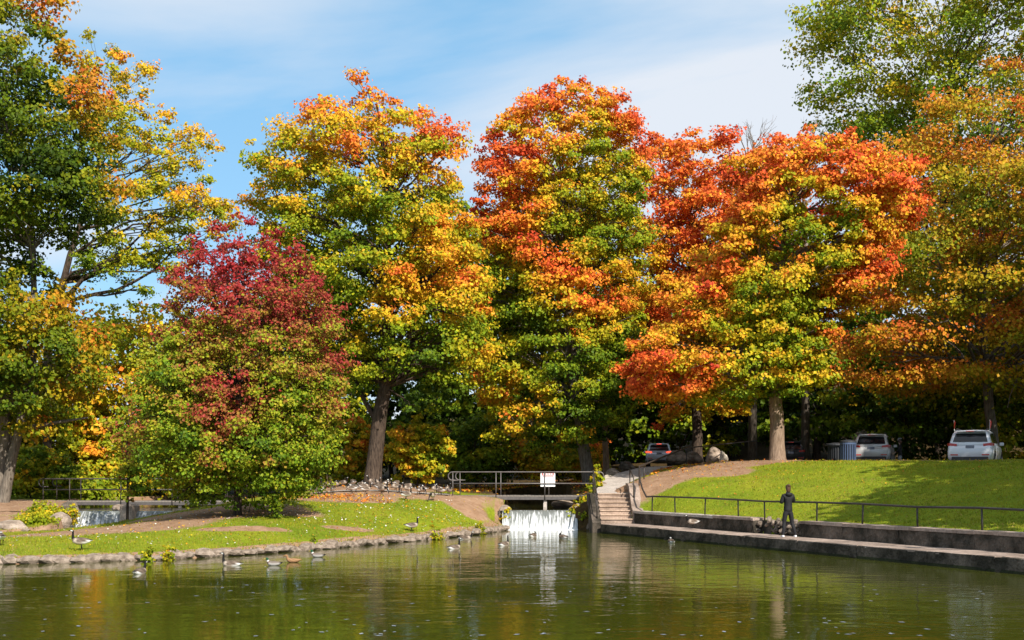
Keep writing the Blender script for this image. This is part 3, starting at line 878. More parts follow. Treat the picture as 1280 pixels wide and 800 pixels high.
def limb_path(a, b, r, sag=.0, n=6, wig=.06):
    a, b = np.array(a), np.array(b)
    L = np.linalg.norm(b - a)
    t_ = np.linspace(0, 1, n)[:, None]
    up = np.array([0, 0, 1.0])
    mid = a + (b - a) * .5 + up * L * sag
    p_ = (1 - t_) ** 2 * a + 2 * t_ * (1 - t_) * mid + t_ ** 2 * b
    w_ = r.normal(0, wig * L * .35, (n, 3)); w_[0] = 0; w_[-1] *= .3
    return p_ + w_
NTRI = 0
def tree(name, label, cat, Y, rows, colpts, trunk, nb=90, leaves=60000, size=.2, ramp_='maple', seed=1, bark_='bark_dark', depth=.9, bs=.16, flat=.78, hollow=.55, noise_=.10, lift=.12, leafn=.045, val=1.12, group=None,
         stray=.04, limbs=.5, base=None, r0=.35, droop=0.0, sub=14, upleaf=.7, extra_trunks=(), ty=0.0, front=0.0):
    """rows: crown outline as (photo row, column, column) at distance Y; colpts: (col, row, hue) pigment map; trunk: list of (col,row)"""
    global NTRI
    r = np.random.default_rng(seed)
    rows = sorted(rows)
    rz = np.array([CAMZ + (HY - a) / FPX * Y for a, _, _ in rows])[::-1]
    rc = np.array([X((b + c) / 2, Y) for _, b, c in rows])[::-1]
    rr = np.array([max((c - b) / 2 / FPX * Y, .15) for _, b, c in rows])[::-1]
    zlo, zhi = rz[0], rz[-1]
    # bough centres: even spread by best-candidate sampling in the crown solid
    wgt_z = np.linspace(zlo, zhi, 200); wgt = np.interp(wgt_z, rz, rr) ** 1.4 + .05; wgt /= wgt.sum()
    rmax = rr.max()
    ctr = []
    scale = np.array([1, 1, 1.25])
    for i in range(nb):
        m_ = 9
        z = r.choice(wgt_z, m_, p=wgt) + r.normal(0, .1, m_)
        R_ = np.interp(z, rz, rr)
        th = r.uniform(0, 2 * math.pi, m_)
        rho = np.sqrt(r.uniform(hollow ** 2, 1, m_))
        bsz = bs * rmax
        rad = np.maximum(R_ - bsz * .38, R_ * .5) * rho
        c = np.stack([np.interp(z, rz, rc) + rad * np.cos(th), Y + ty + rad * np.sin(th) * depth, z], -1)
        if ctr:
            d = (((c[:, None] - np.array(ctr)[None]) * scale) ** 2).sum(-1).min(1)
            d = d * (1 + front * (np.sin(th) < 0))
            ctr.append(c[np.argmax(d)])
        else: ctr.append(c[0])
    ctr = np.array(ctr)
    zr = np.interp(ctr[:, 2], rz, rr)
    br = np.clip(bs * rmax * r.uniform(.7, 1.35, nb), min(.25, rmax * .5), None) * np.clip(zr / rmax * 1.3, .5, 1.05)
    share = br ** 2 / (br ** 2).sum()
    cnt = np.maximum((share * leaves).astype(int), 30)
    axis_x = np.interp(ctr[:, 2], rz, rc)
    allP = []; allN = []; allT = []; allS = []
    hue = np.array(colpts, float)
    for i in range(nb):
        n = cnt[i]; c = ctr[i]; rad = br[i]
        outd = np.array([c[0] - axis_x[i], (c[1] - Y - ty) / max(depth, .3), 0.0]); outd /= np.linalg.norm(outd) + .3
        # sprays over the upper and outer shell of the bough
        k = sub
        d = r.normal(size=(k, 3)); d[:, 2] = np.abs(d[:, 2]) * .9 - .25; d += outd * .55
        d /= np.linalg.norm(d, axis=1, keepdims=True)
        sc_ = d * r.uniform(.3, 1.3, (k, 1)) * np.array([1, 1, flat]) * r.uniform(.75, 1.3, 3) * rad
        sc_[:, 2] -= droop * (sc_[:, 0] ** 2 + sc_[:, 1] ** 2) / max(rad, .1)
        pick = r.integers(0, k, n)
        sg_ = rad * r.uniform(.16, .38, k)[pick][:, None]
        off = np.clip(r.normal(size=(n, 3)), -1.7, 1.7) * sg_ * np.array([1, 1, .55])
        P = c + sc_[pick] + off
        stray_ = r.random(n) < stray
        P[stray_] = c + np.clip(r.normal(size=(stray_.sum(), 3)), -1.4, 1.1) * rad * .55
        Nn = d[pick] * .7 + off / (sg_ + 1e-6) * .25 + np.array([SUN_DIR.x * .42, SUN_DIR.y * .42, SUN_DIR.z * .3 + upleaf * .3]) + r.normal(0, .58, (n, 3))
        allP.append(P); allN.append(Nn)
        locz = (P[:, 2] - c[2]) / (rad * flat + .01)
        # pigment: map in the crown, one shift per bough and per spray, a little more colour on the outer tips
        pxl = 640 + (P[:, 0]) / Y * FPX; pyl = HY - (P[:, 2] - CAMZ) / Y * FPX
        pc = (640 + c[0] / Y * FPX, HY - (c[2] - CAMZ) / Y * FPX)
        mxp = pxl * .7 + pc[0] * .3; myp = pyl * .7 + pc[1] * .3
        w_ = 1.0 / ((mxp[:, None] - hue[None, :, 0]) ** 2 + (myp[:, None] - hue[None, :, 1]) ** 2 + 60.0) ** 1.5
        t_ = (w_ * hue[None, :, 2]).sum(1) / w_.sum(1)
        t_ = t_ + r.normal(0, noise_ * .85) + r.normal(0, noise_ * .75, k)[pick] + np.clip(locz, -1, 1.2) * lift * .7 + r.normal(0, leafn, n)
        allT.append(t_); allS.append(size * r.uniform(.65, 1.35, n))
    P = np.concatenate(allP); Nn = np.concatenate(allN); T = np.clip(np.concatenate(allT), 0, 1.1); S_ = np.concatenate(allS)
    gz = base[2] if base is not None else 0
    keep = P[:, 2] > gz + .15
    P, Nn, T, S_ = P[keep], Nn[keep], T[keep], S_[keep]
    colr = ramp_np(ramp_, T) * val * r.uniform(.68, 1.25, (len(P), 1)) * (1 + r.normal(0, .05, (len(P), 3)))
    colr = np.clip(colr, .003, .9)
    # trunk through the given photo points
    tp = [at(px, py, Y + ty) for px, py in trunk]
    b0 = tp[0]
    gz = G(b0.x, b0.y)
    root = empty(name, (b0.x, b0.y, gz))
    tag(root, label, cat, group)
    inv = np.array([b0.x, b0.y, gz])
    NTRI += 2 * len(P)
    link('crown', leaf_mesh('crown', P - inv, Nn, S_, colr, r, M['leaf']), None, root)
    mb = MB()
    tpa = np.array([list(q) for q in tp]); tpa[0, 2] = gz - .25
    # resample and wiggle
    seg = np.r_[0, np.cumsum(np.linalg.norm(np.diff(tpa, axis=0), axis=1))]
    u = np.linspace(0, seg[-1], 16)
    path = np.stack([np.interp(u, seg, tpa[:, i]) for i in range(3)], -1)
    path[2:, :2] += r.normal(0, r0 * .12, (14, 2))
    f_ = np.linspace(0, 1, 16)
    rad = r0 * (1 - f_) ** .8 * .93 + r0 * .06
    path2 = np.insert(path, 1, path[0] + (path[1] - path[0]) * np.array([[.12], [.3]]), axis=0)
    rad2 = np.r_[r0 * 1.75, r0 * 1.35, r0 * 1.1, rad[1:]]
    mb.tube(path2 - inv, rad2, 10)
    for et in extra_trunks:
        ep = [at(px, py, Y + ty + et[1]) for px, py in et[0]]
        ep = np.array([list(q) for q in ep])
        if et[0][0][1] > 600: ep[0, 2] = min(ep[0, 2], G(ep[0, 0], ep[0, 1]) - .2)
        sg2 = np.r_[0, np.cumsum(np.linalg.norm(np.diff(ep, axis=0), axis=1))]; u2 = np.linspace(0, sg2[-1], 9)
        ep = np.stack([np.interp(u2, sg2, ep[:, i]) for i in range(3)], -1)
        mb.tube(ep - inv, np.linspace(et[2] * 1.15, et[2] * .3, 9), 8)
    order = r.permutation(nb)[:int(nb * limbs)]
    for i in order:
        c = ctr[i]
        dz = max(1.2, .55 * math.hypot(c[0] - rc.mean(), c[1] - Y))
        k = int(np.argmin(np.abs(path[:, 2] - (c[2] - dz)))); k = max(k, 4)
        a_ = path[min(k, 14)]
        lp = limb_path(a_, c, r, .10, 6, .07)
        rl = max(.018, min(rad[min(k, 14)] * .5, .03 + .016 * np.linalg.norm(c - a_)))
        mb.tube(lp - inv, np.linspace(rl, rl * .22, 6), 5, False)
        for j in range(2):
            e_ = c + np.clip(r.normal(size=3), -1, .9) * br[i] * .8
            lp2 = limb_path(lp[3 + j], e_, r, .05, 4, .06)
            mb.tube(lp2 - inv, np.linspace(rl * .4, rl * .12, 4), 4, False)
    mb.build('trunk', M[bark_], root, True)
    return root

T5 = tree('maple_tree', 'tall maple with orange top and yellow-green skirts above the goose flock', 'tree', 62,
     [(90, 432, 446), (106, 416, 488), (130, 388, 528), (160, 366, 552), (190, 346, 570), (215, 312, 578), (240, 318, 568), (270, 326, 580), (300, 335, 596), (340, 330, 604), (380, 345, 612), (420, 370, 620), (460, 400, 615), (490, 440, 600), (515, 478, 580)],
     [(440, 95, .82), (400, 130, .72), (500, 130, .72), (550, 160, .70), (360, 165, .60), (450, 190, .58), (540, 215, .66), (320, 215, .52), (380, 235, .44), (470, 245, .48), (350, 290, .44), (420, 290, .40), (480, 300, .30), (540, 260, .38), (400, 340, .30), (450, 360, .26), (545, 320, .66), (560, 350, .64), (490, 395, .68), (515, 390, .62), (500, 440, .20), (550, 430, .20), (590, 450, .52), (600, 480, .50), (380, 400, .28), (510, 490, .14), (570, 400, .46), (560, 500, .12)],
     [(465, 608), (471, 545), (482, 480), (487, 400), (484, 300), (480, 200), (470, 130)], nb=210, leaves=100000, size=.152, seed=51, r0=.42, bs=.15, hollow=.35, bark_='bark_dark', base=(0, 0, 2.0), limbs=.6, extra_trunks=[([(478, 540), (455, 500), (430, 440), (400, 360)], .1, .12)])
T6 = tree('maple_tree', 'dense round-headed maple, fiery red above and green below, behind the footbridge notice', 'tree', 66,
     [(102, 700, 732), (114, 668, 768), (135, 640, 792), (165, 616, 802), (200, 604, 804), (240, 590, 802), (290, 588, 800), (340, 594, 800), (400, 602, 800), (450, 598, 800), (490, 592, 798), (520, 600, 790), (548, 612, 765), (562, 650, 715)],
     [(710, 105, .93), (650, 130, .90), (780, 125, .94), (800, 160, .95), (620, 180, .86), (690, 170, .70), (740, 190, .45), (760, 160, .62), (640, 230, .84), (600, 260, .88), (700, 240, .44), (770, 240, .34), (640, 300, .80), (590, 300, .70), (700, 300, .34), (770, 310, .32), (700, 345, .84), (740, 380, .80), (780, 360, .60), (640, 370, .32), (610, 350, .26), (660, 420, .26), (730, 420, .42), (780, 440, .26), (620, 460, .28), (700, 470, .24), (760, 490, .20), (640, 490, .62), (600, 470, .56), (670, 510, .56), (720, 510, .20), (760, 530, .18), (620, 530, .50), (690, 540, .22)],
     [(738, 604), (730, 560), (722, 510), (712, 440), (705, 330), (700, 200)], nb=330, leaves=130000, size=.15, seed=61, r0=.36, bs=.15, hollow=.42, bark_='bark_grey', base=(0, 0, 2.2), front=.4)
T6b = tree('maple_tree', 'small green maple with a slender bare trunk beside the ramp path', 'tree', 70,
     [(370, 745, 790), (400, 735, 812), (440, 728, 815), (480, 728, 805), (510, 735, 800), (530, 750, 780)],
     [(770, 390, .5), (760, 440, .22), (790, 480, .16), (750, 500, .14)],
     [(758, 592), (757, 560), (755, 500), (760, 400)], nb=36, leaves=14000, size=.2, seed=62, r0=.2, bs=.26, bark_='bark_tan', base=(0, 0, 3.5))
T7 = tree('maple_tree', 'broad flame-orange maple standing behind the ramp path', 'tree', 76,
     [(168, 835, 880), (176, 812, 925), (190, 800, 965), (215, 790, 1000), (260, 782, 1010), (320, 780, 1010), (380, 782, 1000), (430, 785, 985), (480, 785, 960), (515, 790, 930), (535, 800, 870)],
     [(840, 160, .86), (910, 170, .84), (800, 210, .80), (860, 220, .82), (940, 230, .86), (820, 280, .86), (880, 290, .84), (800, 340, .62), (850, 350, .74), (800, 400, .72), (860, 420, .70), (820, 470, .70), (900, 470, .60), (830, 520, .64), (950, 400, .6)],
     [(872, 585), (870, 520), (866, 400), (860, 220)], nb=230, leaves=90000, size=.168, seed=71, r0=.34, bs=.14, hollow=.25, bark_='bark_dark', base=(0, 0, 3.5), noise_=.07, stray=.08)
T8 = tree('maple_tree', 'wide spreading maple with pale sunlit trunk on the crest of the grass hill', 'tree', 59,
     [(160, 1000, 1040), (178, 965, 1075), (195, 930, 1100), (220, 908, 1142), (245, 900, 1160), (275, 893, 1142), (310, 880, 1112), (345, 868, 1118), (375, 850, 1085), (405, 825, 1045), (440, 795, 1042), (468, 786, 1038), (490, 800, 1025), (508, 850, 940)],
     [(1030, 165, .88), (970, 190, .86), (1090, 210, .84), (1160, 225, .88), (930, 230, .84), (1010, 220, .68), (1060, 250, .80), (1140, 250, .84), (920, 280, .74), (980, 270, .40), (1040, 290, .40), (1090, 300, .66), (900, 330, .68), (960, 330, .38), (1020, 340, .36), (1080, 345, .84), (1110, 340, .88), (880, 370, .66), (940, 380, .38), (1000, 380, .36), (1040, 370, .74), (850, 400, .68), (910, 420, .44), (970, 430, .34), (1010, 440, .40), (1035, 440, .44), (800, 465, .86), (830, 485, .88), (870, 470, .80), (850, 440, .62), (920, 470, .42), (980, 480, .36), (900, 510, .28), (930, 525, .24), (880, 530, .20)],
     [(972, 577), (971, 540), (969, 490), (970, 430), (975, 340), (985, 240), (1000, 180)], nb=290, leaves=118000, size=.15, seed=81, r0=.36, bs=.135, hollow=.42, bark_='bark_tan', base=(0, 0, 4.0), front=.4, lift=.18)
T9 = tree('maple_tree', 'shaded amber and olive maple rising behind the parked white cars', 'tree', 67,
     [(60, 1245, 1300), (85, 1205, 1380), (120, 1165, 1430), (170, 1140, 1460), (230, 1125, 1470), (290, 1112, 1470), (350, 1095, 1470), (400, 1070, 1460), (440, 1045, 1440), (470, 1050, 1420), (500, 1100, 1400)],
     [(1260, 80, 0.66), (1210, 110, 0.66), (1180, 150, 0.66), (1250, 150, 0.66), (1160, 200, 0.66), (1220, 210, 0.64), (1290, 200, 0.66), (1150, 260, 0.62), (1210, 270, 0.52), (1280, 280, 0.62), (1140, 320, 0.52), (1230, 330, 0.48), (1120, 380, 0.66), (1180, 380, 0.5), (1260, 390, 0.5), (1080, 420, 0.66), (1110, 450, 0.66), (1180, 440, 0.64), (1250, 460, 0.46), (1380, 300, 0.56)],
     [(1246, 585), (1238, 520), (1229, 440), (1225, 330), (1240, 150)], nb=150, leaves=84000, size=.175, val=.82, seed=91, r0=.3, bs=.17, hollow=.35, bark_='bark_grey', base=(0, 0, 5.0), flat=.4, noise_=.08)  # low val dulls the leaf pigment, partly standing in for shade on the crown
T10 = tree('oak_tree', 'towering green tree overtopping the autumn maples', 'tree', 88,
     [(-70, 1080, 1360), (-20, 1030, 1420), (20, 1015, 1440), (55, 990, 1440), (85, 1005, 1440), (115, 1020, 1440), (150, 1050, 1440), (190, 1055, 1430), (240, 1060, 1420), (300, 1060, 1400), (360, 1060, 1380)],
     [(1050, 40, .36), (1150, 30, .36), (1250, 40, .40), (1020, 100, .28), (1100, 110, .36), (1080, 180, .30), (1200, 120, .34), (1150, 250, .24)],
     [(1180, 582), (1175, 400), (1180, 200), (1190, 50)], nb=170, leaves=92000, size=.23, seed=101, r0=.5, bs=.15, hollow=.4, bark_='bark_dark', base=(0, 0, 6))
T4 = tree('maple_tree', 'rounded young maple with crimson top and green skirt on the goose lawn', 'tree', 45,
     [(276, 279, 311), (288, 252, 348), (312, 233, 380), (350, 218, 399), (390, 205, 413), (440, 188, 425), (490, 177, 430), (540, 170, 428), (575, 173, 421), (600, 188, 406), (620, 214, 382), (638, 253, 342)],
     [(295, 295, .86), (260, 310, .82), (340, 310, .88), (230, 350, .74), (290, 340, .84), (330, 350, .84), (390, 350, .74), (410, 390, .70), (260, 380, .66), (310, 390, .68), (210, 400, .60), (360, 400, .68), (240, 430, .44), (300, 430, .48), (350, 430, .52), (430, 440, .70), (390, 450, .50), (320, 460, .52), (180, 460, .36), (310, 490, .72), (350, 490, .40), (430, 500, .50), (290, 530, .60), (220, 510, .30), (370, 520, .34), (160, 530, .38), (250, 560, .26), (330, 570, .24), (420, 560, .34), (200, 590, .30), (300, 610, .20), (380, 600, .26)],
     [(297, 648), (297, 615), (298, 500), (300, 400), (298, 330)], nb=320, leaves=104000, size=.10, ramp_='crimson', seed=41, r0=.15, bs=.13, hollow=.4, bark_='bark_dark', base=(0, 0, 1.05), flat=1.25, noise_=.08, leafn=.09, lift=.10, stray=.12, upleaf=.5)
T1 = tree('maple_tree', 'huge old maple with twin trunks and orange-flecked dark foliage on the far bank', 'tree', 60,
     [(-110, -80, 10), (-60, -110, 30), (-10, -120, 50), (25, -130, 72), (60, -130, 85), (95, -130, 130), (130, -130, 134), (180, -130, 124), (225, -130, 136), (262, -130, 160), (285, -130, 110), (310, -130, 70), (345, -130, 66), (380, -130, 112), (410, -130, 132), (450, -130, 132), (490, -120, 120), (520, -110, 100), (548, -90, 70)],
     [(10, 20, .26), (40, 15, .74), (60, 60, .24), (85, 70, .7), (110, 100, .66), (20, 90, .20), (40, 120, .16), (15, 60, .5), (-60, 60, .5), (140, 150, .66), (80, 130, .24), (110, 140, .68), (50, 170, .18), (0, 150, .22), (120, 190, .12), (60, 220, .12), (160, 250, .64), (20, 270, .14), (100, 260, .16), (30, 330, .14), (20, 390, .46), (70, 400, .56), (110, 420, .50), (30, 440, .36), (90, 450, .48), (60, 480, .34), (-80, 300, .3), (0, 500, .26), (90, 520, .44)],
     [(3, 645), (18, 560), (32, 500), (45, 420), (40, 300), (10, 150)], nb=210, leaves=90000, size=.18, val=.72, seed=11, r0=.25, bs=.19, hollow=.3, bark_='bark_grey', base=(0, 0, 4.0), front=.5, extra_trunks=[([(-2, 645), (6, 560), (10, 510), (-30, 400), (-70, 250)], .3, .33), ([(34, 535), (70, 528), (110, 522)], .1, .11)])
T2 = tree('locust_tree', 'airy pale yellow tree with dark open limbs behind the old maple', 'tree', 74,
     [(38, 90, 130), (60, 70, 175), (95, 75, 195), (130, 90, 190), (165, 90, 255), (205, 100, 272), (235, 100, 262), (262, 110, 300), (295, 100, 288), (330, 90, 250), (365, 120, 220), (395, 140, 200)],
     [(110, 60, 0.47), (160, 80, 0.55), (180, 120, 0.55), (150, 150, 0.45), (240, 180, 0.57), (200, 210, 0.45), (150, 240, 0.47), (260, 250, 0.53), (210, 280, 0.45), (280, 270, 0.55), (180, 320, 0.43), (120, 340, 0.29), (230, 330, 0.39), (170, 380, 0.29)],
     [(62, 622), (60, 500), (62, 410), (85, 330), (120, 220), (130, 120)], nb=120, leaves=25000, size=.16, seed=21, r0=.34, bs=.15, hollow=.25, bark_='bark_dark', base=(0, 0, 7), stray=.22, limbs=.4, noise_=.06, sub=10,
     extra_trunks=[([(66, 420), (95, 372), (150, 362), (190, 340), (230, 300)], .2, .13), ([(68, 400), (100, 350), (150, 320), (190, 280)], -.2, .14)])
# ------- trees and thickets farther back
def back(px0, px1, py0, py1, Y, hues, label, seed, leaves=16000, size=.34, nb=60, trunk_px=None, name='forest_tree', bark_='bark_dark', group=None, bs=.24, low=.75, **kw):
    h = py1 - py0; c = (px0 + px1) / 2; w = (px1 - px0) / 2
    prof = [(0, .22), (.08, .5), (.2, .78), (.38, .97), (.55, 1), (.75, .9), (.92, low), (1.0, low * .6)]
    rows = [(py0 + h * a, c - w * b_, c + w * b_) for a, b_ in prof]
    r = random.Random(seed)
    cps = [(px0 + (px1 - px0) * r.random(), py0 + h * r.random(), r.choice(hues)) for _ in range(12)]
    gx = trunk_px or c
    gy = HY - (G(X(gx, Y), Y) - CAMZ) / Y * FPX
    return tree(name, label, 'shrub' if 'shrub' in name else 'tree', Y, rows, cps, [(gx, gy), (gx + r.uniform(-6, 6), (py0 + py1) / 2 + h * .2), (gx + r.uniform(-8, 8), py0 + h * .15)], nb=nb, leaves=leaves, size=size, seed=seed,
                r0=max(.06, h / FPX * Y * .018), bs=bs, hollow=.3, bark_=bark_, base=(0, 0, G(X(gx, Y), Y) + .1), group=group, limbs=.4, **kw)
back(70, 320, 378, 616, 80, (.38, .42, .48, .34), 'yellow-green tree behind the long footbridge', 301, 26000, .27, 80)
back(-10, 90, 560, 628, 67, (.3, .24, .36), 'green bush around the feet of the twin-trunked maple', 322, 9000, .17, 46, name='shrub')
back(-30, 140, 440, 622, 77, (.34, .38, .46, .3), 'leafy green thicket tree at the end of the long footbridge', 302, 18000, .25, 60)
back(95, 178, 545, 624, 76, (.52, .6, .48, .56, .44), 'amber bush with pink tips behind the long footbridge', 303, 9000, .2, 46, name='shrub')
back(165, 280, 535, 622, 79, (.46, .4, .36), 'olive bush behind the long footbridge', 304, 9000, .22, 46, name='shrub')
back(270, 460, 330, 612, 80, (.3, .26, .36, .42), 'green tree standing between crimson maple and tall maple', 305, 26000, .26, 80)
back(482, 558, 520, 607, 64.8, (.52, .5, .58, .62, .36), 'golden yellow shrub behind the tall maple trunk', 306, 15000, .16, 56, name='shrub')
back(410, 470, 520, 606, 70, (.5, .62, .44), 'yellow orange shrub half hidden by the crimson maple', 307, 9000, .17, 46, name='shrub')
back(540, 650, 520, 606, 74, (.1, .16, .5, .06), 'dark green shrub in shade beyond the footbridge', 308, 10000, .2, 46, name='shrub')
back(640, 760, 545, 604, 74, (.4, .6, .3, .5, .7), 'rusty brown shrub behind the footbridge notice', 309, 10000, .19, 46, name='shrub')
back(500, 660, 230, 590, 86, (.1, .16, .2, .06), 'dark green forest tree in the gap beside the round-headed maple', 310, 26000, .3, 80)
back(590, 790, 200, 585, 92, (.1, .2, .5, .8), 'mixed forest tree behind the round-headed maple', 311, 20000, .34, 70)
back(780, 960, 330, 585, 96, (.12, .2, .16), 'deep green forest tree behind the silver car', 312, 18000, .34, 70)
back(930, 1110, 290, 578, 90, (.1, .16, .2, .12), 'deep green forest tree behind the hill maple', 313, 22000, .33, 70)
back(1040, 1220, 390, 580, 80, (.16, .26, .22, .12), 'low spreading green tree behind the waste bins', 314, 20000, .25, 70, flat=.4)
back(1190, 1380, 400, 578, 76, (.22, .34, .28, .5), 'low olive tree behind the white car with roof flags', 315, 20000, .24, 70, flat=.4)
back(1100, 1300, 300, 580, 98, (.1, .14, .18), 'dark forest tree deep behind the car park', 316, 14000, .38, 60)
back(680, 850, 380, 590, 98, (.08, .12, .16), 'dark forest tree deep behind the ramp path', 317, 14000, .36, 60)
back(420, 560, 420, 600, 98, (.1, .16, .2), 'dark forest tree deep behind the tall maple', 318, 14000, .36, 60)
back(1260, 1420, 250, 580, 92, (.1, .16, .3), 'dark forest tree beside the amber maple', 319, 12000, .38, 50)
back(850, 1010, 420, 582, 104, (.08, .12, .1), 'dark forest tree beyond the brown boulders', 320, 12000, .38, 50)
back(-60, 60, 380, 620, 100, (.3, .4, .36), 'pale green tree far beyond the long footbridge', 321, 12000, .34, 50)
# neighbours just outside the view whose shade falls on the grass hill and the parked cars
for (sx_, sy_, rad_, h0_, h1_, sd_, lab_) in ((23.8, 29.5, 6.4, 4.5, 15.5, 401, 'shade tree at the pond end of the grass hill'), (26.6, 37.5, 6.0, 5.0, 17, 402, 'shade tree on the grass hill beyond the white car'), (27.6, 51.5, 4.0, 6, 17, 403, 'shade tree at the car park corner'), (30.5, 58, 5.0, 5, 21, 404, 'tall shade tree beyond the parked white car')):
    k_ = FPX / sy_
    yy_ = lambda z: HY - (z - CAMZ) * k_
    xx_ = lambda x: 640 + x * k_
    tree('maple_tree', lab_, 'tree', sy_, [(yy_(h0_ + (h1_ - h0_) * f_), xx_(sx_ - rad_ * w_), xx_(sx_ + rad_ * w_)) for f_, w_ in ((1, .3), (.8, .75), (.5, 1), (.2, .95), (0, .6))], [(xx_(sx_), yy_(10), .4)], [(xx_(sx_), yy_(2.5)), (xx_(sx_), yy_(8)), (xx_(sx_), yy_(h1_ - 1))], nb=80, leaves=9000, size=.5, seed=sd_, r0=.35, bs=.26, base=(0, 0, 4))
# bare tree
def bare(px, pyb, pyt, Y, label, seed):
    r = np.random.default_rng(seed)
    b_ = at(px, pyb, Y); g = G(b_.x, b_.y); top = at(px + 2, pyt, Y)
    root = empty('bare_tree', (b_.x, b_.y, g)); tag(root, label, 'tree')
    mb = MB()
    def grow(p, d, L, rad, lev):
        q = p + d * L
        mb.tube([p, (p + q) / 2 + r.normal(0, .04 * L, 3), q], [rad, rad * .8, rad * .55], 5, False)
        if lev == 0: return
        for k in range(3 if lev > 1 else 2):
            nd = d + r.normal(0, .42, 3); nd[2] = abs(nd[2]) + .15; nd /= np.linalg.norm(nd)
            grow(p + d * L * r.uniform(.55, 1), nd, L * r.uniform(.55, .75), rad * .5, lev - 1)
    H = top.z - g
    d = np.array([0, 0, 1.0])
    mb.tube([np.array([0, 0, -.3]), np.array([.1, 0, H * .45]), np.array([0, 0, H * .72])], [.3, .22, .15], 7)
    grow(np.array([0, 0, H * .7]), d, H * .12, .13, 4)
    for k in range(4):
        nd = np.array([r.normal(0, .6), r.normal(0, .6), 1]); nd /= np.linalg.norm(nd)
        grow(np.array([0, 0, H * r.uniform(.55, .72)]), nd, H * .10, .10, 3)
    mb.build('trunk', M['bark_grey'], root, True)
bare(940, 580, 112, 80, 'leafless grey tree poking above the orange maples', 5)
bare(1006, 580, 128, 82, 'leafless twiggy tree behind the red top of the hill maple', 9)
print('LEAF TRIS', NTRI)

# ------------------------------------------------------------------ grass blades, fallen leaves, small plants
def blades(name, label, region, n, seed, hmin=.025, hmax=.065):
    r = np.random.default_rng(seed)
    x = r.uniform(region[0], region[1], n); y = region[2] + (region[3] - region[2]) * r.random(n) ** 1.15
    ok = dirt_np(x, y) + r.normal(0, .18, n) < .42
    for poly in (POND, CHANNEL, UPPER_L, UPPER_R): ok &= ~inside(poly, x, y)
    ok &= region[4](x, y)
    x, y = x[ok], y[ok]; n = len(x)
    z = ground_np(x, y)
    h = r.uniform(hmin, hmax, n); an = r.uniform(0, math.pi, n); w = r.uniform(.012, .03, n)
    lean = r.normal(0, .4, (n, 2)) * h[:, None]
    a = np.stack([x - np.cos(an) * w, y - np.sin(an) * w, z - .02], -1); b_ = np.stack([x + np.cos(an) * w, y + np.sin(an) * w, z - .02], -1)
    c = np.stack([x + lean[:, 0], y + lean[:, 1], z + h], -1)
    V = np.stack([a, b_, c], 1).reshape(-1, 3)
    patch = np.sin(x * 1.3 + 2 * np.sin(y * .9)) * np.sin(y * 1.7 + np.sin(x * 2.1)) * .5 + .5
    t_ = np.clip(patch * .6 + r.normal(.2, .22, n), 0, 1)[:, None]
    col = np.array([.14, .20, .010]) * (1 - t_) + np.array([.36, .33, .020]) * t_
    straw = r.random(n) < .10 + .12 * (np.sin(x * .7 + 1.3 * np.sin(y * .5)) > .5)
    col[straw] = np.array([.36, .27, .07]) * r.uniform(.7, 1.1, (straw.sum(), 1))
    o = link(name, mesh_np(name, V, np.arange(3 * n).reshape(-1, 3), np.repeat(col, 3, 0), M['blade']))
    tag(o, label, 'grass', kind='stuff')
wl_ = (along(0, LEDGE_W + .6), along(40, LEDGE_W + .6))
def right_of_wall(x, y):
    return ((x - WALL_P.x) * WALL_N.x + (y - WALL_P.y) * WALL_N.y > LEDGE_W + .55) & (y < 60) & (x > 5.6)
blades('lawn_grass', 'short bright grass on the goose lawn', (-24, .2, 34.4, 59, lambda x, y: np.ones(x.shape, bool)), 100000, 1)
blades('hill_grass', 'short bright grass on the hill above the wall', (5, 26, 31, 61, right_of_wall), 105000, 2)
M['litter'] = vcol_mat('fallen_leaf', .7, .15, .2)
def litter(name, label, spots, seed, size=.09, hues=(.4, .9), pal=None):
    r = np.random.default_rng(seed); P = []
    for cx, cy, rx, ry, n, cond in spots:
        x = cx + rx * r.normal(0, .5, n); y = cy + ry * r.normal(0, .5, n)
        ok = np.ones(n, bool)
        for poly in (POND, CHANNEL, UPPER_L, UPPER_R): ok &= ~inside(poly, x, y)
        x, y = x[ok], y[ok]
        P.append(np.stack([x, y, ground_np(x, y) + .035 + r.uniform(0, .03, len(x))], -1))
    P = np.concatenate(P); n = len(P)
    Nn = np.array([0, 0, 1.0]) + r.normal(0, .35, (n, 3))
    col = ramp_np('maple', r.uniform(*hues, n)) * r.uniform(.7, 1.15, (n, 1))
    if pal is not None:
        k = r.random(n) < .3; col[k] = np.array(pal) * r.uniform(.8, 1.1, (k.sum(), 1))
    o = link(name, leaf_mesh(name, P, Nn, size * r.uniform(.6, 1.4, n), col, r, M['litter']))
    tag(o, label, 'leaves', kind='stuff')
litter('fallen_leaves', 'yellow and pale fallen leaves scattered over the goose lawn', [(-6, 47, 7, 5, 1300, 0), (-12, 40, 9, 4, 600, 0), (-3, 52, 3, 4, 400, 0)], 31, .06, (.45, .75), (.7, .68, .6))
litter('fallen_leaves', 'drift of orange fallen leaves in front of the footpath', [(-7.6, 54.4, 2.4, 1.3, 420, 0), (-6.2, 52.6, 1.8, 1.2, 200, 0)], 32, .085, (.58, .85))
litter('fallen_leaves', 'fallen leaves scattered over the grass hill', [(12, 53, 8, 7, 600, 0), (9, 57, 4, 3, 300, 0)], 33, .06, (.45, .85))
litter('fallen_leaves', 'brown leaf litter on the forest floor', [(2, 72, 9, 7, 2500, 0), (-6, 68, 6, 5, 1200, 0), (6, 63, 4, 4, 500, 0)], 34, .14, (.5, .9))
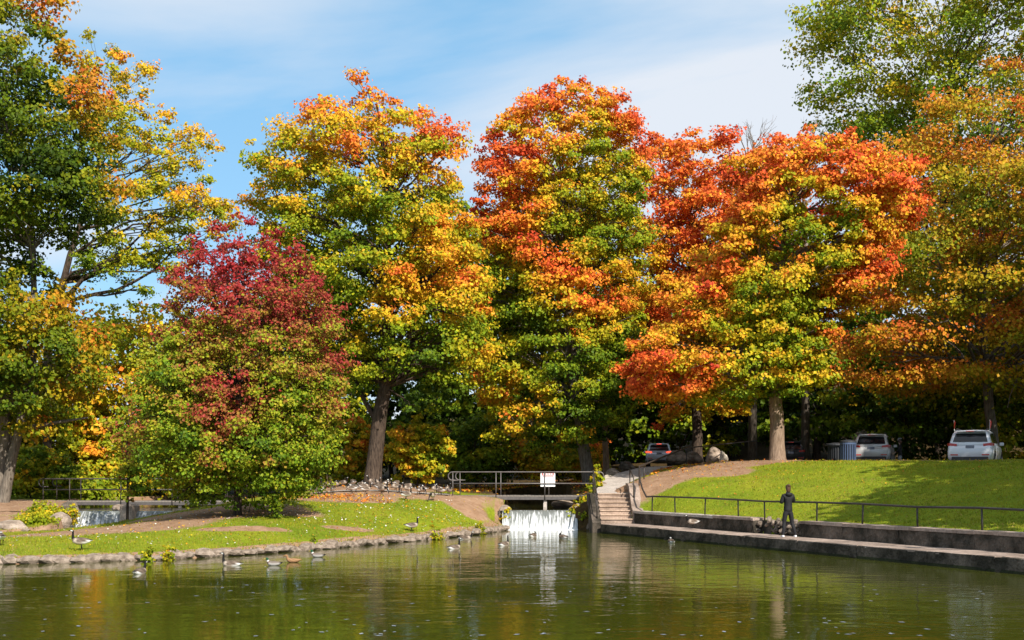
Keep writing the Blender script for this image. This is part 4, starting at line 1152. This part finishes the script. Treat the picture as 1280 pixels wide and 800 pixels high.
# bits floating on the water
r = np.random.default_rng(77); mb = MB()
for i in range(150):
    Y = 19.5 + 9 * r.random() ** 1.7 if i < 125 else r.uniform(24, 48); x = r.uniform(-.42, .42) * Y
    if Y > 34 and x < -5 or x > 8 and Y > 30: continue
    a = r.uniform(.035, .08); q0 = r.uniform(0, 6.28)
    mb.add([(x + a * math.cos(q0 + q * 1.57) * (1 if q % 2 else .5), Y + a * math.sin(q0 + q * 1.57) * (1 if q % 2 else .5), .005) for q in range(4)], [(0, 1, 2, 3)])
M['floaty'] = plain('pale_leaf', (.30, .34, .42), .35, 0, .4, 3)
tag(mb.build('floating_leaves', M['floaty']), 'pale leaves and feathers floating on the pond', 'leaves', kind='stuff')

def plant(px, py, Y, w, h, hues, label, seed, leaves=500, size=.1, name='plant', z=None, **kw):
    """small leafy plant rooted at the photo point"""
    hp, wp = h / Y * FPX, w / Y * FPX
    rows = [(py - hp, px - wp * .12, px + wp * .12), (py - hp * .7, px - wp * .4, px + wp * .4), (py - hp * .35, px - wp * .5, px + wp * .5), (py, px - wp * .4, px + wp * .4)]
    rr2 = random.Random(seed)
    return tree(name, label, 'plant', Y, rows, [(px + rr2.uniform(-9, 9), py - hp * rr2.random(), rr2.choice(hues)) for _ in range(6)], [(px, py + 2), (px, py - hp * .4), (px + 1, py - hp * .8)], nb=14, leaves=leaves, size=size, seed=seed, r0=.025, bs=.5, hollow=.1, base=(0, 0, -5), limbs=.6, noise_=.05)
plant(746, 624, 57.4, .6, 1.4, (.40, .44, .36), 'bright yellow-green sapling at the end of the footbridge', 501, 900, .12, 'sapling')
plant(737, 658, 55.6, .8, .75, (.30, .36, .42), 'leafy green weeds at the foot of the steps beside the weir', 502, 700, .11)
plant(718, 652, 56.2, .55, .6, (.44, .56, .36), 'yellowing weeds clinging to the rocks by the falling water', 503, 500, .10)
plant(733, 634, 57.4, .7, .4, (.36, .5, .44), 'ragged weeds on the big tan boulder', 504, 500, .10)
plant(633, 655, 56.0, .4, .55, (.46, .4, .5), 'yellow-green weeds at the lawn side of the falling water', 505, 400, .09)
plant(184, 700, 35.8, .10, .16, (.30, .34), 'small bright weed growing from the stone edging', 506, 160, .07, name='weed')
plant(211, 700, 36.2, .08, .10, (.46, .42), 'small yellowish weed growing from the stone edging', 507, 120, .07, name='weed')
plant(392, 686, 41.4, .16, .2, (.36, .3), 'tuft of weeds in the stone edging by the swimming drake', 508, 160, .07, name='weed')
plant(545, 676, 47.5, .5, .3, (.42, .46), 'yellow-green tuft in the stone edging near the alert goose', 509, 200, .07, name='weed')
plant(600, 668, 51.5, .5, .35, (.42, .36), 'grassy tuft where the stone edging bends to the weir', 510, 240, .07, name='weed')
plant(45, 662, 51.5, 1.5, .6, (.36, .5, .30, .44), 'orange-tinged ground shrub on the far bank', 511, 1800, .11, name='shrub')
plant(58, 648, 55, 1.5, .6, (.36, .30, .44), 'yellow-green ground shrub above the grey rock', 512, 1500, .11, name='shrub')
plant(88, 655, 54.4, .6, .8, (.5, .4), 'yellow weeds between grey rock and broad weir', 513, 500, .1, name='weed')
plant(345, 640, 44, .4, .3, (.3, .2), 'small weed in the shade of the crimson maple', 514, 160, .08, name='weed')
plant(88, 622, 71, 5.0, 1.0, (.3, .36, .42), 'pale green reeds along the upper pond', 515, 3500, .2, name='reed_bed')
plant(185, 622, 79, 7.0, 1.8, (.44, .36, .56), 'yellow reeds along the upper pond', 516, 3500, .2, name='reed_bed')
plant(404, 671, 40.5, .35, .3, (.34, .4), 'weed on the ledge face below the low rail', 517, 100, .06, name='weed') if False else None
tree('sapling', 'slender dark-stemmed sapling in front of the long footbridge', 'tree', 50, [(500, 150, 172), (540, 140, 185), (580, 140, 184), (620, 146, 180), (640, 152, 172)], [(160, 520, .4), (150, 570, .5), (170, 600, .34)], [(159, 655), (160, 600), (158, 520)], nb=34, leaves=3000, size=.12, ramp_='crimson', seed=520, r0=.06, bs=.4, base=(0, 0, 1.2))

# ------------------------------------------------------------------ cars
M['glass'] = plain('car_glass', (.012, .014, .018), .06, 0, 0)
M['tyre'] = plain('tyre', (.018, .018, .019), .85)
M['alloy'] = plain('alloy', (.45, .45, .46), .35, .8)
M['trim'] = plain('black_trim', (.02, .02, .022), .55)
M['tail'] = plain('tail_lamp', (.42, .03, .02), .25)
M['brake_lit'] = plain('lit_brake_lamp', (.8, .06, .03), .3, emis=((1.0, .08, .03), 1.6))
M['plate'] = plain('number_plate', (.16, .18, .24), .5)
M['flag_red'] = plain('flag_red', (.55, .04, .03), .7)
M['flag_white'] = plain('flag_white', (.8, .8, .8), .7)
def paint(name, col): return plain(name, col, .6 if col[0] < .05 else .28, .1, .03, 2, spec=.6)
def loft(stations, ring, cap=True):
    mb = MB(); v = []; f = []
    n = None
    for st_ in stations:
        rg = ring(*st_)
        full = rg + [(-x, y, z) for x, y, z in reversed(rg) if abs(x) > 1e-6]
        n = len(full); v += full
    for i in range(len(stations) - 1):
        for k in range(n):
            a, b_ = i * n + k, i * n + (k + 1) % n
            f.append((a, b_, b_ + n, a + n))
    if cap:
        f.append(tuple(range(n - 1, -1, -1))); f.append(tuple((len(stations) - 1) * n + k for k in range(n)))
    mb.add(v, f); return mb
def car(x, y, z, heading, col, label, brake=False, flags=False, scale=1.0, pname='paint'):
    """estate-bodied car, nose towards +y before turning; origin on the ground"""
    root = empty('parked_car', (x, y, z), -heading)
    root.scale = (scale,) * 3
    tag(root, label, 'car', 'cars in the car park')
    pm = paint(pname, col)
    def low(yy, w, zb, zt):
        return [(0, yy, zb), (w * .86, yy, zb), (w * .98, yy, zb + .16), (w, yy, zb + (zt - zb) * .55), (w * .965, yy, zt - .03), (w * .90, yy, zt), (0, yy, zt + .015)]
    body = loft([(-2.30, .80, .44, .86), (-2.24, .885, .36, .97), (-2.05, .915, .31, 1.05), (-1.2, .925, .27, 1.06), (0, .925, .27, 1.02), (1.2, .92, .27, 1.0), (1.8, .90, .29, .94), (2.15, .84, .33, .82), (2.30, .70, .40, .68)], low).build('body', pm, root, True)
    def gh(yy, wb, wt, zt):
        return [(0, yy, .98), (wb, yy, .98), (wb * .985, yy, 1.06), (wb * .4 + wt * .6, yy, 1.06 + (zt - 1.06) * .6), (wt, yy, zt - .05), (wt * .88, yy, zt), (0, yy, zt + .02)]
    S = [(-2.20, .83, .80, 1.10), (-2.10, .84, .77, 1.28), (-1.92, .85, .72, 1.54), (-1.70, .86, .69, 1.61), (-.9, .86, .67, 1.66), (.1, .86, .67, 1.64), (.45, .85, .68, 1.52), (.85, .84, .74, 1.24), (1.15, .82, .80, 1.06)]
    cab = loft(S, gh).build('cabin', pm, root, True)
    # glass, a few millimetres proud of the cabin
    def sect(yy):
        ysx = [a[0] for a in S]
        return [np.interp(yy, ysx, [a[k] for a in S]) for k in (1, 2, 3)]
    def xs_at(yy, zz):
        wb, wt, zt = sect(yy); return wb * .985 + (wt - wb * .985) * np.clip((zz - 1.06) / max(zt - .05 - 1.06, .05), 0, 1)
    mb = MB()
    zz_ = [1.14, 1.28, 1.40, 1.50]; yy_ = [np.interp(q, [1.10, 1.28, 1.54, 1.61], [-2.20, -2.10, -1.92, -1.70]) - .012 for q in zz_]
    v = []
    for zq, yq in zip(zz_, yy_):
        w_ = np.interp(zq, [1.1, 1.5], [.70, .60]); v += [(-w_, yq, zq), (-w_ * .5, yq - .015, zq), (w_ * .5, yq - .015, zq), (w_, yq, zq)]
    mb.add(v, [(4 * i + k, 4 * i + k + 1, 4 * i + k + 5, 4 * i + k + 4) for i in range(3) for k in range(3)])
    mb.build('rear_window', M['glass'], root, True)
    for sgn in (-1, 1):
        for (ya, yb) in ((-1.85, -1.32), (-1.24, -.38), (-.30, .50)):
            mb = MB(); v = []
            for yq in np.linspace(ya, yb, 4):
                zt = min(sect(yq)[2] - .13, 1.53)
                v += [(sgn * (xs_at(yq, 1.10) + .012), yq, 1.10), (sgn * (xs_at(yq, zt) + .03), yq, zt)]
            fs = [(2 * i, 2 * i + 2, 2 * i + 3, 2 * i + 1) for i in range(3)]
            mb.add(v, fs if sgn > 0 else [q[::-1] for q in fs]); mb.build('side_window', M['glass'], root)
        for yq in (-1.42, 1.42):
            wh = MB().tube([(sgn * .70, yq, .34), (sgn * .93, yq, .34)], .34, 20).build('wheel', M['tyre'], root)
            rm = MB().tube([(sgn * .90, yq, .34), (sgn * .945, yq, .34)], .22, 16).build('rim', M['alloy'], wh)
            MB().tube([(sgn * .60, yq, .36), (sgn * .922, yq, .36)], .41, 20).build('wheel_arch', M['trim'], root)
        # tail lamp wrapping the corner
        mb = MB(); mb.add([(sgn * .52, -2.262, .97), (sgn * .84, -2.21, .95), (sgn * .935, -1.98, .99), (sgn * .935, -1.98, 1.08), (sgn * .83, -2.20, 1.10), (sgn * .52, -2.24, 1.06),
                           (sgn * .52, -2.1, .97), (sgn * .8, -2.1, .97), (sgn * .86, -1.98, .99), (sgn * .84, -1.98, 1.08), (sgn * .8, -2.1, 1.09), (sgn * .52, -2.1, 1.06)],
                          [(0, 1, 4, 5), (1, 2, 3, 4), (5, 4, 10, 11), (4, 3, 9, 10), (0, 6, 7, 1), (1, 7, 8, 2)])
        mb.build('tail_lamp', M['brake_lit'] if brake else M['tail'], root)
        MB().box((sgn * 1.0, .55, 1.08), (.18, .10, .14)).build('wing_mirror', pm, root, False, .02)
        MB().tube([(sgn * .60, -1.75, 1.66), (sgn * .60, -1.6, 1.71), (sgn * .60, .0, 1.71), (sgn * .60, .1, 1.67)], .018, 5).build('roof_rail', M['trim'], root)
        MB().box((sgn * .62, -2.305, .60), (.30, .02, .05)).build('reflector', M['tail'], root)
        MB().box((sgn * .60, 2.24, .70), (.35, .10, .12)).build('headlight', M['alloy'], root)
    MB().box((0, -2.27, .42), (1.46, .14, .20)).build('rear_bumper_skirt', M['trim'], root, False, .03)
    MB().box((0, -2.285, .93), (.34, .03, .13)).build('number_plate', M['plate'], root)
    MB().box((0, -2.0, 1.60), (1.20, .30, .035)).build('roof_spoiler', pm, root, False, .012)
    MB().box((0, -2.155, 1.592), (.34, .02, .028)).build('high_brake_lamp', M['brake_lit'] if brake else M['tail'], root)
    MB().tube([(0, -1.55, 1.66), (0, -1.68, 1.76)], .012, 5).build('aerial', M['trim'], root)
    if flags:
        for sgn in (-1, 1):
            o = MB().tube([(sgn * .70, -1.5, 1.5), (sgn * .72, -1.52, 2.08)], .010, 5).build('flag_pole', M['flag_white'], root)
            MB().add([(sgn * .72, -1.525, 2.08), (sgn * .72, -1.56, 1.72), (sgn * .72 + .05, -1.80, 1.68), (sgn * .72 + .09, -1.74, 1.98)], [(0, 1, 2, 3)]).build('flag', M['flag_red'], o)
            MB().add([(sgn * .72 + .03, -1.61, 2.0), (sgn * .72 + .03, -1.63, 1.80), (sgn * .72 + .055, -1.70, 1.79), (sgn * .72 + .06, -1.68, 1.96)], [(0, 1, 2, 3)]).build('flag_emblem', M['flag_white'], o)
    return root
def carpos(px, Y): 
    x = X(px, Y); return x, Y, G(x, Y)
x, y, z = carpos(1220, 55.5); car(x, y, 2.62, math.radians(26), (.62, .64, .70), 'white car with two little red flags on its roof', flags=True, pname='paint_white')
x, y, z = carpos(1093, 66); car(x, y, 2.76, math.radians(20), (.52, .52, .53), 'silver-white estate car parked beside the waste bin', pname='paint_silver')
x, y, z = carpos(823.5, 88); car(x, y, 2.85, math.radians(6), (.50, .54, .62), 'pale blue-grey car with red brake lights beyond the ramp path', brake=True, scale=.96, pname='paint_blue_grey')
x, y, z = carpos(990, 84); car(x, y, G(x, y), math.radians(14), (.006, .006, .007), 'black car in deep shade behind the hill maple trunk', pname='paint_black')

# ------------------------------------------------------------------ waste bins
M['bin_blue'] = plain('bin_blue_grey', (.09, .13, .24), .4, .3, .1, 6)
M['bin_dark'] = plain('bin_dark', (.03, .033, .04), .6, .2)
def waste_bin(px, Y, r0, h, mat, label, lidr):
    x = X(px, Y); g = G(x, Y)
    root = empty('waste_bin', (x, Y, g)); tag(root, label, 'bin', 'waste bins on the hill crest')
    MB().box((0, 0, .03), (r0 * 2.7, r0 * 2.7, .08)).build('pad', M['concrete_light'], root, False, .01)
    MB().tube([(0, 0, .07), (0, 0, h - .06)], r0 * .88, 20).build('liner', M['bin_dark'], root)
    sl = MB().box((0, 0, 0), (.045, .02, h - .12)).mesh('slat', M[mat])
    for k in range(22):
        a = 2 * math.pi * k / 22
        o = bpy.data.objects.new('slat', sl); COL.objects.link(o); o.parent = root
        o.location = (r0 * math.sin(a), -r0 * math.cos(a), .07 + (h - .12) / 2); o.rotation_euler = (0, 0, a)
    MB().tube([(0, 0, h - .16), (0, 0, h - .08)], r0 * 1.06, 22).build('rim', M[mat], root)
    MB().tube([(0, 0, h - .07), (0, 0, h - .0), (0, 0, h + .06)], [r0 * lidr, r0 * lidr * .98, r0 * .3], 22).build('lid', M['bin_dark'], root)
waste_bin(1060, 60.0, .36, 1.08, 'bin_blue', 'blue-grey slatted waste bin with dark flat lid beside the silver-white car', 1.1)
waste_bin(1045, 61.6, .38, 1.08, 'bin_dark', 'dark slatted waste bin with wide flat lid in shade', 1.35)

# ------------------------------------------------------------------ geese and ducks
def bird_mesh(name, st, colf, legs=None, nseg=12):
    """one continuous body: rings along a spine; st = (x, z, half-width, half-height)"""
    v = []; f = []; cols = []
    n = len(st)
    for i, (x, z, ry, rz) in enumerate(st):
        a = st[max(i - 1, 0)]; b_ = st[min(i + 1, n - 1)]
        tx, tz = b_[0] - a[0], b_[1] - a[1]; L = math.hypot(tx, tz) or 1; tx /= L; tz /= L
        for k in range(nseg):
            an = 2 * math.pi * k / nseg
            cu, su = math.cos(an), math.sin(an)
            v.append((x - tz * su * rz, cu * ry, z + tx * su * rz)); cols.append(colf(i, su, abs(cu)))
    for i in range(n - 1):
        for k in range(nseg):
            a, b_ = i * nseg + k, i * nseg + (k + 1) % nseg
            f.append((a, b_, b_ + nseg, a + nseg))
    f.append(tuple(range(nseg - 1, -1, -1))); f.append(tuple((n - 1) * nseg + k for k in range(nseg)))
    mb = MB(); mb.add(v, f)
    if legs:
        for sy_, dx_ in ((-.06, .02), (.06, -.05)):
            b0 = len(mb.v)
            mb.tube([(legs[0], sy_, legs[1]), (legs[0] + dx_ * .3 - .01, sy_, legs[1] * .5), (legs[0] + dx_, sy_, .012)], [.026, .013, .012], 5)
            mb.add([(legs[0] + dx_ - .02, sy_, .02), (legs[0] + dx_ + .09, sy_ - .045, .006), (legs[0] + dx_ + .10, sy_ + .045, .006)], [(0, 1, 2)])
            cols += [(.02, .018, .016)] * (len(mb.v) - b0)
    me = mb.mesh(name, M['feather'], True)
    c = np.ones((len(mb.v), 4), np.float32); c[:, :3] = cols
    at2 = me.color_attributes.new('Col', 'FLOAT_COLOR', 'POINT'); at2.data.foreach_set('color', c.ravel())
    return me
BLK, WHT, BRN, PAL, TAN = (.010, .009, .009), (.80, .78, .75), (.085, .060, .044), (.46, .38, .31), (.16, .12, .09)
def goose_col(nb_, neck0, head):
    def cf(i, su, cu):
        if i >= neck0:
            if i in (head, head + 1) and su < .45 and cu > .35: return WHT
            return BLK
        if i == neck0 - 1: return PAL if su < .5 else TAN
        if i <= 1: return BLK if su > -.2 else WHT
        if i == 2: return WHT if su < .2 else BRN
        if su < -.35: return PAL if i > 3 else WHT
        return BRN if (i + int(su * 4)) % 2 else TAN
    return cf
BODY = [(-.50, .43, .015, .01), (-.42, .425, .06, .03), (-.32, .41, .11, .085), (-.16, .395, .15, .135), (0, .39, .165, .155), (.14, .405, .155, .15), (.24, .44, .12, .125)]
NECK_UP = [(.295, .52, .065, .07), (.31, .61, .043, .047), (.305, .71, .036, .040), (.305, .79, .038, .042), (.33, .835, .043, .044), (.38, .845, .042, .038), (.42, .835, .024, .022), (.47, .825, .015, .011), (.50, .82, .004, .003)]
NECK_FOR = [(.31, .47, .065, .07), (.40, .45, .045, .047), (.49, .38, .037, .040), (.55, .28, .037, .04), (.58, .20, .042, .043), (.60, .15, .040, .036), (.615, .11, .022, .020), (.63, .07, .013, .010), (.64, .045, .004, .003)]
NECK_BACK = [(.27, .50, .075, .08), (.27, .57, .050, .05), (.22, .61, .042, .042), (.16, .60, .042, .042), (.10, .575, .042, .042), (.06, .56, .036, .034), (.02, .55, .02, .02), (-.02, .545, .012, .01), (-.05, .54, .004, .003)]
NECK_MID = [(.30, .50, .065, .07), (.34, .57, .045, .048), (.36, .65, .037, .040), (.375, .71, .038, .042), (.40, .745, .043, .043), (.45, .75, .042, .037), (.49, .74, .024, .022), (.54, .73, .015, .011), (.57, .725, .004, .003)]
GC = goose_col(0, 7, 11)
def shifted(st, dz): return [(a, b_ + dz, c, d) for a, b_, c, d in st]
GOOSE = {k: bird_mesh('goose_' + k, BODY + nk, GC, (-.02, .27)) for k, nk in (('up', NECK_UP), ('graze', NECK_FOR), ('rest', NECK_BACK), ('mid', NECK_MID))}
SWIM = {k: bird_mesh('swimming_goose_' + k, shifted(BODY + nk, -.33), GC) for k, nk in (('up', NECK_UP), ('mid', NECK_MID), ('rest', NECK_BACK))}
def goose(px, py, Y, pose, head, label, group=None, water=False, scale=1.0, z=None):
    x = X(px, Y)
    o = link('goose', (SWIM if water else GOOSE)[pose])
    o.location = (x, Y, 0 if water else (G(x, Y) + .0 if z is None else z))
    o.rotation_euler = (0, 0, math.radians(head)); o.scale = (scale * .66,) * 3
    return tag(o, label, 'goose', group)
LG, SG, FG = 'geese on the lawn', 'geese swimming on the pond', 'goose flock by the big trunk'
goose(101, 694, 36.4, 'up', 200, 'Canada goose standing on the grass right behind the stone edging, beside bare earth', LG, scale=1.05)
goose(2, 690, 37.5, 'rest', 120, 'Canada goose resting on the lawn, pale rump towards the far bank', LG)
goose(515, 664, 47.2, 'up', 15, 'lone alert Canada goose on the lawn near the stone edging, neck upright', LG)
goose(508, 636, 53.6, 'up', 25, 'Canada goose with upright neck walking in front of the flock', LG)
goose(541, 635, 54.2, 'graze', 250, 'brown-backed goose feeding on the bare earth below the footbridge end', LG)
r = random.Random(12)
POSE = {'up': 'neck stretched up', 'graze': 'feeding head down', 'rest': 'head tucked back', 'mid': 'standing relaxed'}
def flock_label(px, Y, pose):
    w_ = 'near the rounded end of the footbridge rail' if px > 528 else 'beside the crimson maple\'s outer boughs' if px < 425 else 'at the roots of the big trunk' if Y > 59.6 else 'on the pale footpath below the big trunk' if Y > 57.8 else 'on bare earth in front of the pale footpath'
    return 'goose ' + POSE[pose] + ' ' + w_
taken = []
fl = 0
while fl < 40:
    px = r.uniform(392, 562); Y = r.uniform(55.6, 61.0)
    x = X(px, Y)
    if any((x - a) ** 2 + (Y - b_) ** 2 < .2 for a, b_ in taken) or (x + 6.8) ** 2 + (Y - 62) ** 2 < 1.2: continue
    taken.append((x, Y)); pose = r.choice(['mid', 'graze', 'graze', 'rest', 'rest', 'up'] if fl % 3 else ['rest', 'graze', 'mid'])
    goose(px, 0, Y, pose, r.uniform(0, 360), flock_label(px, Y, pose), FG, scale=r.uniform(.92, 1.08)); fl += 1
for px, py, pose, head, lab in [(175, 717, 'mid', 75, 'goose swimming away towards the stone edging, leaving a wake'), (289, 707, 'up', 185, 'dark goose swimming beside the stone edging with upright neck'), (568, 686, 'up', 40, 'goose swimming off the bend of the stone edging, neck upright'),
                          (630, 682, 'up', 50, 'goose swimming with upright neck in front of the falling water'), (582, 674, 'mid', 350, 'greyish goose swimming close under the stone edging'), (666, 671, 'rest', 60, 'goose afloat with pale rump just below the falling water'),
                          (704, 673, 'rest', 130, 'goose afloat with tucked neck below the weir rocks'), (839, 678.5, 'rest', 100, 'pale-rumped goose afloat against the ledge')]:
    xx, yy = onwater(px, py); goose(px, py, yy, pose, head, lab, SG, True)
q = along(wall_at_px(866, 1.1), 1.1); g_ = goose(640 + q.x / q.y * FPX, 0, q.y, 'mid', 200, 'goose standing on the concrete ledge below the low rail', LG, z=LEDGE_Z + .02)
# mallards
def drake_col(i, su, cu):
    if i >= 11: return (.45, .36, .05)
    if i >= 8: return (.012, .07, .03)
    if i == 7: return WHT
    if i == 6: return (.12, .05, .03)
    if i <= 1: return BLK
    return (.36, .34, .32) if su < .4 else (.17, .14, .12)
def hen_col(i, su, cu):
    if i >= 11: return (.35, .18, .04)
    return (.34, .19, .09) if (i + int(su * 3)) % 2 else (.22, .12, .06)
DB = [(-.30, .10, .01, .01), (-.25, .095, .05, .03), (-.17, .07, .085, .06), (-.05, .06, .105, .085), (.06, .06, .10, .085), (.14, .085, .075, .075), (.175, .13, .05, .055), (.19, .165, .038, .04), (.195, .20, .04, .042), (.21, .235, .045, .042), (.245, .24, .04, .035), (.28, .228, .022, .015), (.325, .22, .02, .007), (.335, .22, .008, .003)]
DR, HN = bird_mesh('drake', DB, drake_col), bird_mesh('hen', DB, hen_col)
for me, px, py, hd_, lab in ((DR, 342, 707, 190, 'green-headed drake swimming next to the brown duck'), (HN, 366, 703, 185, 'rusty brown duck swimming between the two drakes'), (DR, 397, 696.5, 180, 'green-headed drake with pale flanks close to the stone edging')):
    xx, yy = onwater(px, py); o = link('duck', me); o.location = (xx, yy, 0); o.rotation_euler = (0, 0, math.radians(hd_)); o.scale = (.8,) * 3
    tag(o, lab, 'duck', 'ducks swimming by the shore')

# ------------------------------------------------------------------ people
M['skin'] = plain('skin', (.50, .32, .24), .6)
M['jacket'] = plain('black_jacket', (.005, .005, .006), .75, 0, .3, 12, .006, 30)
M['leggings'] = plain('charcoal_leggings', (.009, .0085, .011), .8)
M['hair'] = plain('brown_hair', (.075, .035, .018), .5, 0, .3, 30)
M['shoe'] = plain('white_shoe', (.75, .74, .76), .6)
M['phone'] = plain('phone', (.02, .02, .025), .3)
M['pale_trousers'] = plain('pale_trousers', (.34, .36, .40), .8, 0, .1, 8)
M['grey_cap'] = plain('grey_cap', (.36, .38, .42), .8)
def skin_mesh(name, verts, edges, radii, mat, parent, sub=2):
    me = bpy.data.meshes.new(name); me.from_pydata(verts, edges, []); me.update()
    o = link(name, me, mat, parent)
    md = o.modifiers.new('skin', 'SKIN'); md.use_smooth_shade = True
    for i, sv in enumerate(me.skin_vertices[0].data):
        rr3 = radii[i]; sv.radius = rr3 if isinstance(rr3, tuple) else (rr3, rr3)
    me.skin_vertices[0].data[0].use_root = True
    sb = o.modifiers.new('sub', 'SUBSURF'); sb.levels = sub; sb.render_levels = sub
    return o
class SK:
    def __init__(s): s.v = []; s.e = []; s.r = []
    def p(s, co, rad, par=None):
        s.v.append(co); s.r.append(rad)
        if par is not None: s.e.append((par, len(s.v) - 1))
        return len(s.v) - 1
    def chain(s, par, pts):
        for co, rad in pts: par = s.p(co, rad, par)
        return par
def person(loc, rz, label, J, top, bottom, hair_mat, shoe, phone=True, hood=True, cap=False):
    """J: joint positions; body one skinned surface, clothing and hair its children"""
    root = empty('person', loc, rz); tag(root, label, 'person')
    b_ = SK()
    pel = b_.p((0, 0, .86), .085)
    ch = b_.chain(pel, [((0, 0, 1.0), .10), ((0, .0, 1.18), .10), ((0, -.005, 1.27), .080)])
    hd_ = b_.chain(ch, [((0, .0, 1.39), .052), ((0, .015, 1.45), .058), ((0, .03, 1.52), (.078, .092)), ((0, .02, 1.59), (.062, .072))])
    b_.chain(hd_ - 1, [((0, .105, 1.50), .022)])      # nose and face side
    for sgn, k in ((-1, 'L'), (1, 'R')):
        el, wr, pm_ = J['elbow' + k], J['wrist' + k], J['palm' + k]
        hnd = b_.chain(ch, [((sgn * .140, 0, 1.265), .045), (el, .040), (wr, .027), (pm_, (.034, .018))])
        d = (Vector(pm_) - Vector(wr)).normalized(); sd_ = d.cross(Vector((0, 0, 1)))
        sd_ = sd_.normalized() if sd_.length > .1 else Vector((1, 0, 0))
        for q, ln in ((-.026, .060), (-.009, .072), (.009, .068), (.026, .052)):
            a = Vector(pm_) + d * .03 + sd_ * q; b2 = a + d * ln * .6; c2 = b2 + d * ln * .25 - Vector((0, 0, .03))
            b_.chain(hnd, [(tuple(a), .0095), (tuple(b2), .0085), (tuple(c2), .0075)])
        a = Vector(pm_) + sd_ * -.035 * sgn; b_.chain(hnd, [(tuple(a), .011), (tuple(a + d * .04 - sd_ * .012 * sgn), .009)])
        b_.chain(pel, [((sgn * .075, 0, .82), .062), (J['knee' + k], .052), (J['ankle' + k], .036), (tuple(Vector(J['ankle' + k]) + Vector((sgn * .01, .10, -.035))), .03)])
    body = skin_mesh('body', b_.v, b_.e, b_.r, M['skin'], root)
    # jacket
    j = SK(); a = j.p((0, 0, .76), (.156, .130))
    a = j.chain(a, [((0, 0, .88), (.146, .124)), ((0, 0, 1.0), (.126, .110)), ((0, 0, 1.16), (.140, .122)), ((0, -.01, 1.26), (.132, .118))])
    nk = j.chain(a, [((0, -.01, 1.34), (.085, .080)), ((0, -.01, 1.41), .066)])
    for sgn, k in ((-1, 'L'), (1, 'R')):
        j.chain(a, [((sgn * .150, 0, 1.275), .070), (J['elbow' + k], .062), (tuple(Vector(J['wrist' + k]) * .92 + Vector(J['elbow' + k]) * .08), .046)])
    skin_mesh('jacket', j.v, j.e, j.r, M[top], body)
    if hood:
        h = SK(); a = h.p((-.09, -.07, 1.34), .050); a = h.chain(a, [((-.05, -.12, 1.325), .062), ((.05, -.12, 1.325), .062), ((.09, -.07, 1.34), .050)])
        skin_mesh('hood', h.v, h.e, h.r, M[top], body)
    t_ = SK(); a = t_.p((0, 0, .93), (.120, .105)); a = t_.p((0, 0, .84), (.126, .110), a)
    for sgn, k in ((-1, 'L'), (1, 'R')):
        kn, an = Vector(J['knee' + k]), Vector(J['ankle' + k])
        t_.chain(a, [((sgn * .083, -.005, .80), .098), (tuple((Vector((sgn * .083, 0, .80)) + kn) / 2), .082), (tuple(kn), .062), (tuple(kn * .55 + an * .45 + Vector((0, -.02, 0))), .058), (tuple(an + Vector((0, 0, .03))), .042), (tuple(an + Vector((0, 0, -.02))), .040)])
    skin_mesh('leggings' if bottom == 'leggings' else 'trousers', t_.v, t_.e, t_.r, M[bottom], body)
    for sgn, k in ((-1, 'L'), (1, 'R')):
        an = Vector(J['ankle' + k]); sh = SK()
        sh.chain(sh.p(tuple(an + Vector((0, -.045, -.035))), .042), [(tuple(an + Vector((sgn * .005, .05, -.045))), (.044, .034)), (tuple(an + Vector((sgn * .012, .14, -.055))), (.038, .024))])
        skin_mesh('shoe', sh.v, sh.e, sh.r, M[shoe], body)
    hr = SK(); a = hr.p((0, -.012, 1.575), (.096, .090))
    hr.chain(a, [((0, -.03, 1.51), (.088, .070)), ((0, -.04, 1.43), (.070, .052)), ((0, -.045, 1.38), (.045, .035))])
    hr.chain(a, [((0, .04, 1.60), (.072, .05))])
    if not cap: hr.chain(a, [((0, -.085, 1.60), .042), ((0, -.12, 1.59), .036)])
    skin_mesh('hair', hr.v, hr.e, hr.r, M[hair_mat], body)
    if cap:
        cp_ = SK(); a = cp_.p((0, .0, 1.62), (.092, .098)); cp_.chain(a, [((0, .0, 1.655), (.07, .075))]); cp_.chain(a, [((0, .12, 1.605), (.06, .012))])
        skin_mesh('cap', cp_.v, cp_.e, cp_.r, M['grey_cap'], body)
    return root
pp = along(wall_at_px(985, .55), .55)
JW = dict(elbowL=(-.215, .0, 1.06), wristL=(-.08, .20, 1.15), palmL=(-.03, .26, 1.16), elbowR=(.21, .06, 1.09), wristR=(.17, .22, 1.26), palmR=(.13, .28, 1.30),
          kneeL=(-.115, .02, .46), ankleL=(-.155, -.01, .085), kneeR=(.135, .02, .46), ankleR=(.225, -.03, .085))
pw = person((pp.x, pp.y, LEDGE_Z + .012), math.radians(8), 'person in black hooded jacket and dark leggings standing on the ledge, back turned', JW, 'jacket', 'leggings', 'hair', 'shoe')
pw.scale = (1.05,) * 3
ph = MB().box((0, 0, 0), (.075, .012, .15)).build('phone', M['phone'], None, False, .004)
ph.matrix_world = Matrix.Translation(pw.location) @ Matrix.Rotation(math.radians(8), 4, 'Z') @ Matrix.Translation((.105, .352, 1.40)) @ Matrix.Rotation(.3, 4, 'Z')
tag(ph, 'dark phone held up by the person in black', 'phone')
JM = dict(elbowL=(-.23, .03, 1.08), wristL=(-.20, .20, .98), palmL=(-.19, .26, .95), elbowR=(.23, -.02, 1.06), wristR=(.21, .08, .84), palmR=(.21, .10, .77),
          kneeL=(-.09, .03, .46), ankleL=(-.10, .0, .085), kneeR=(.10, .0, .46), ankleR=(.12, -.02, .085))
x, Y = X(1125, 65.2), 65.2
person((x, Y, G(x, Y)), math.radians(70), 'person in dark top, cap and pale trousers beside the silver-white car', JM, 'jacket', 'pale_trousers', 'hair', 'shoe', hood=False, cap=True)
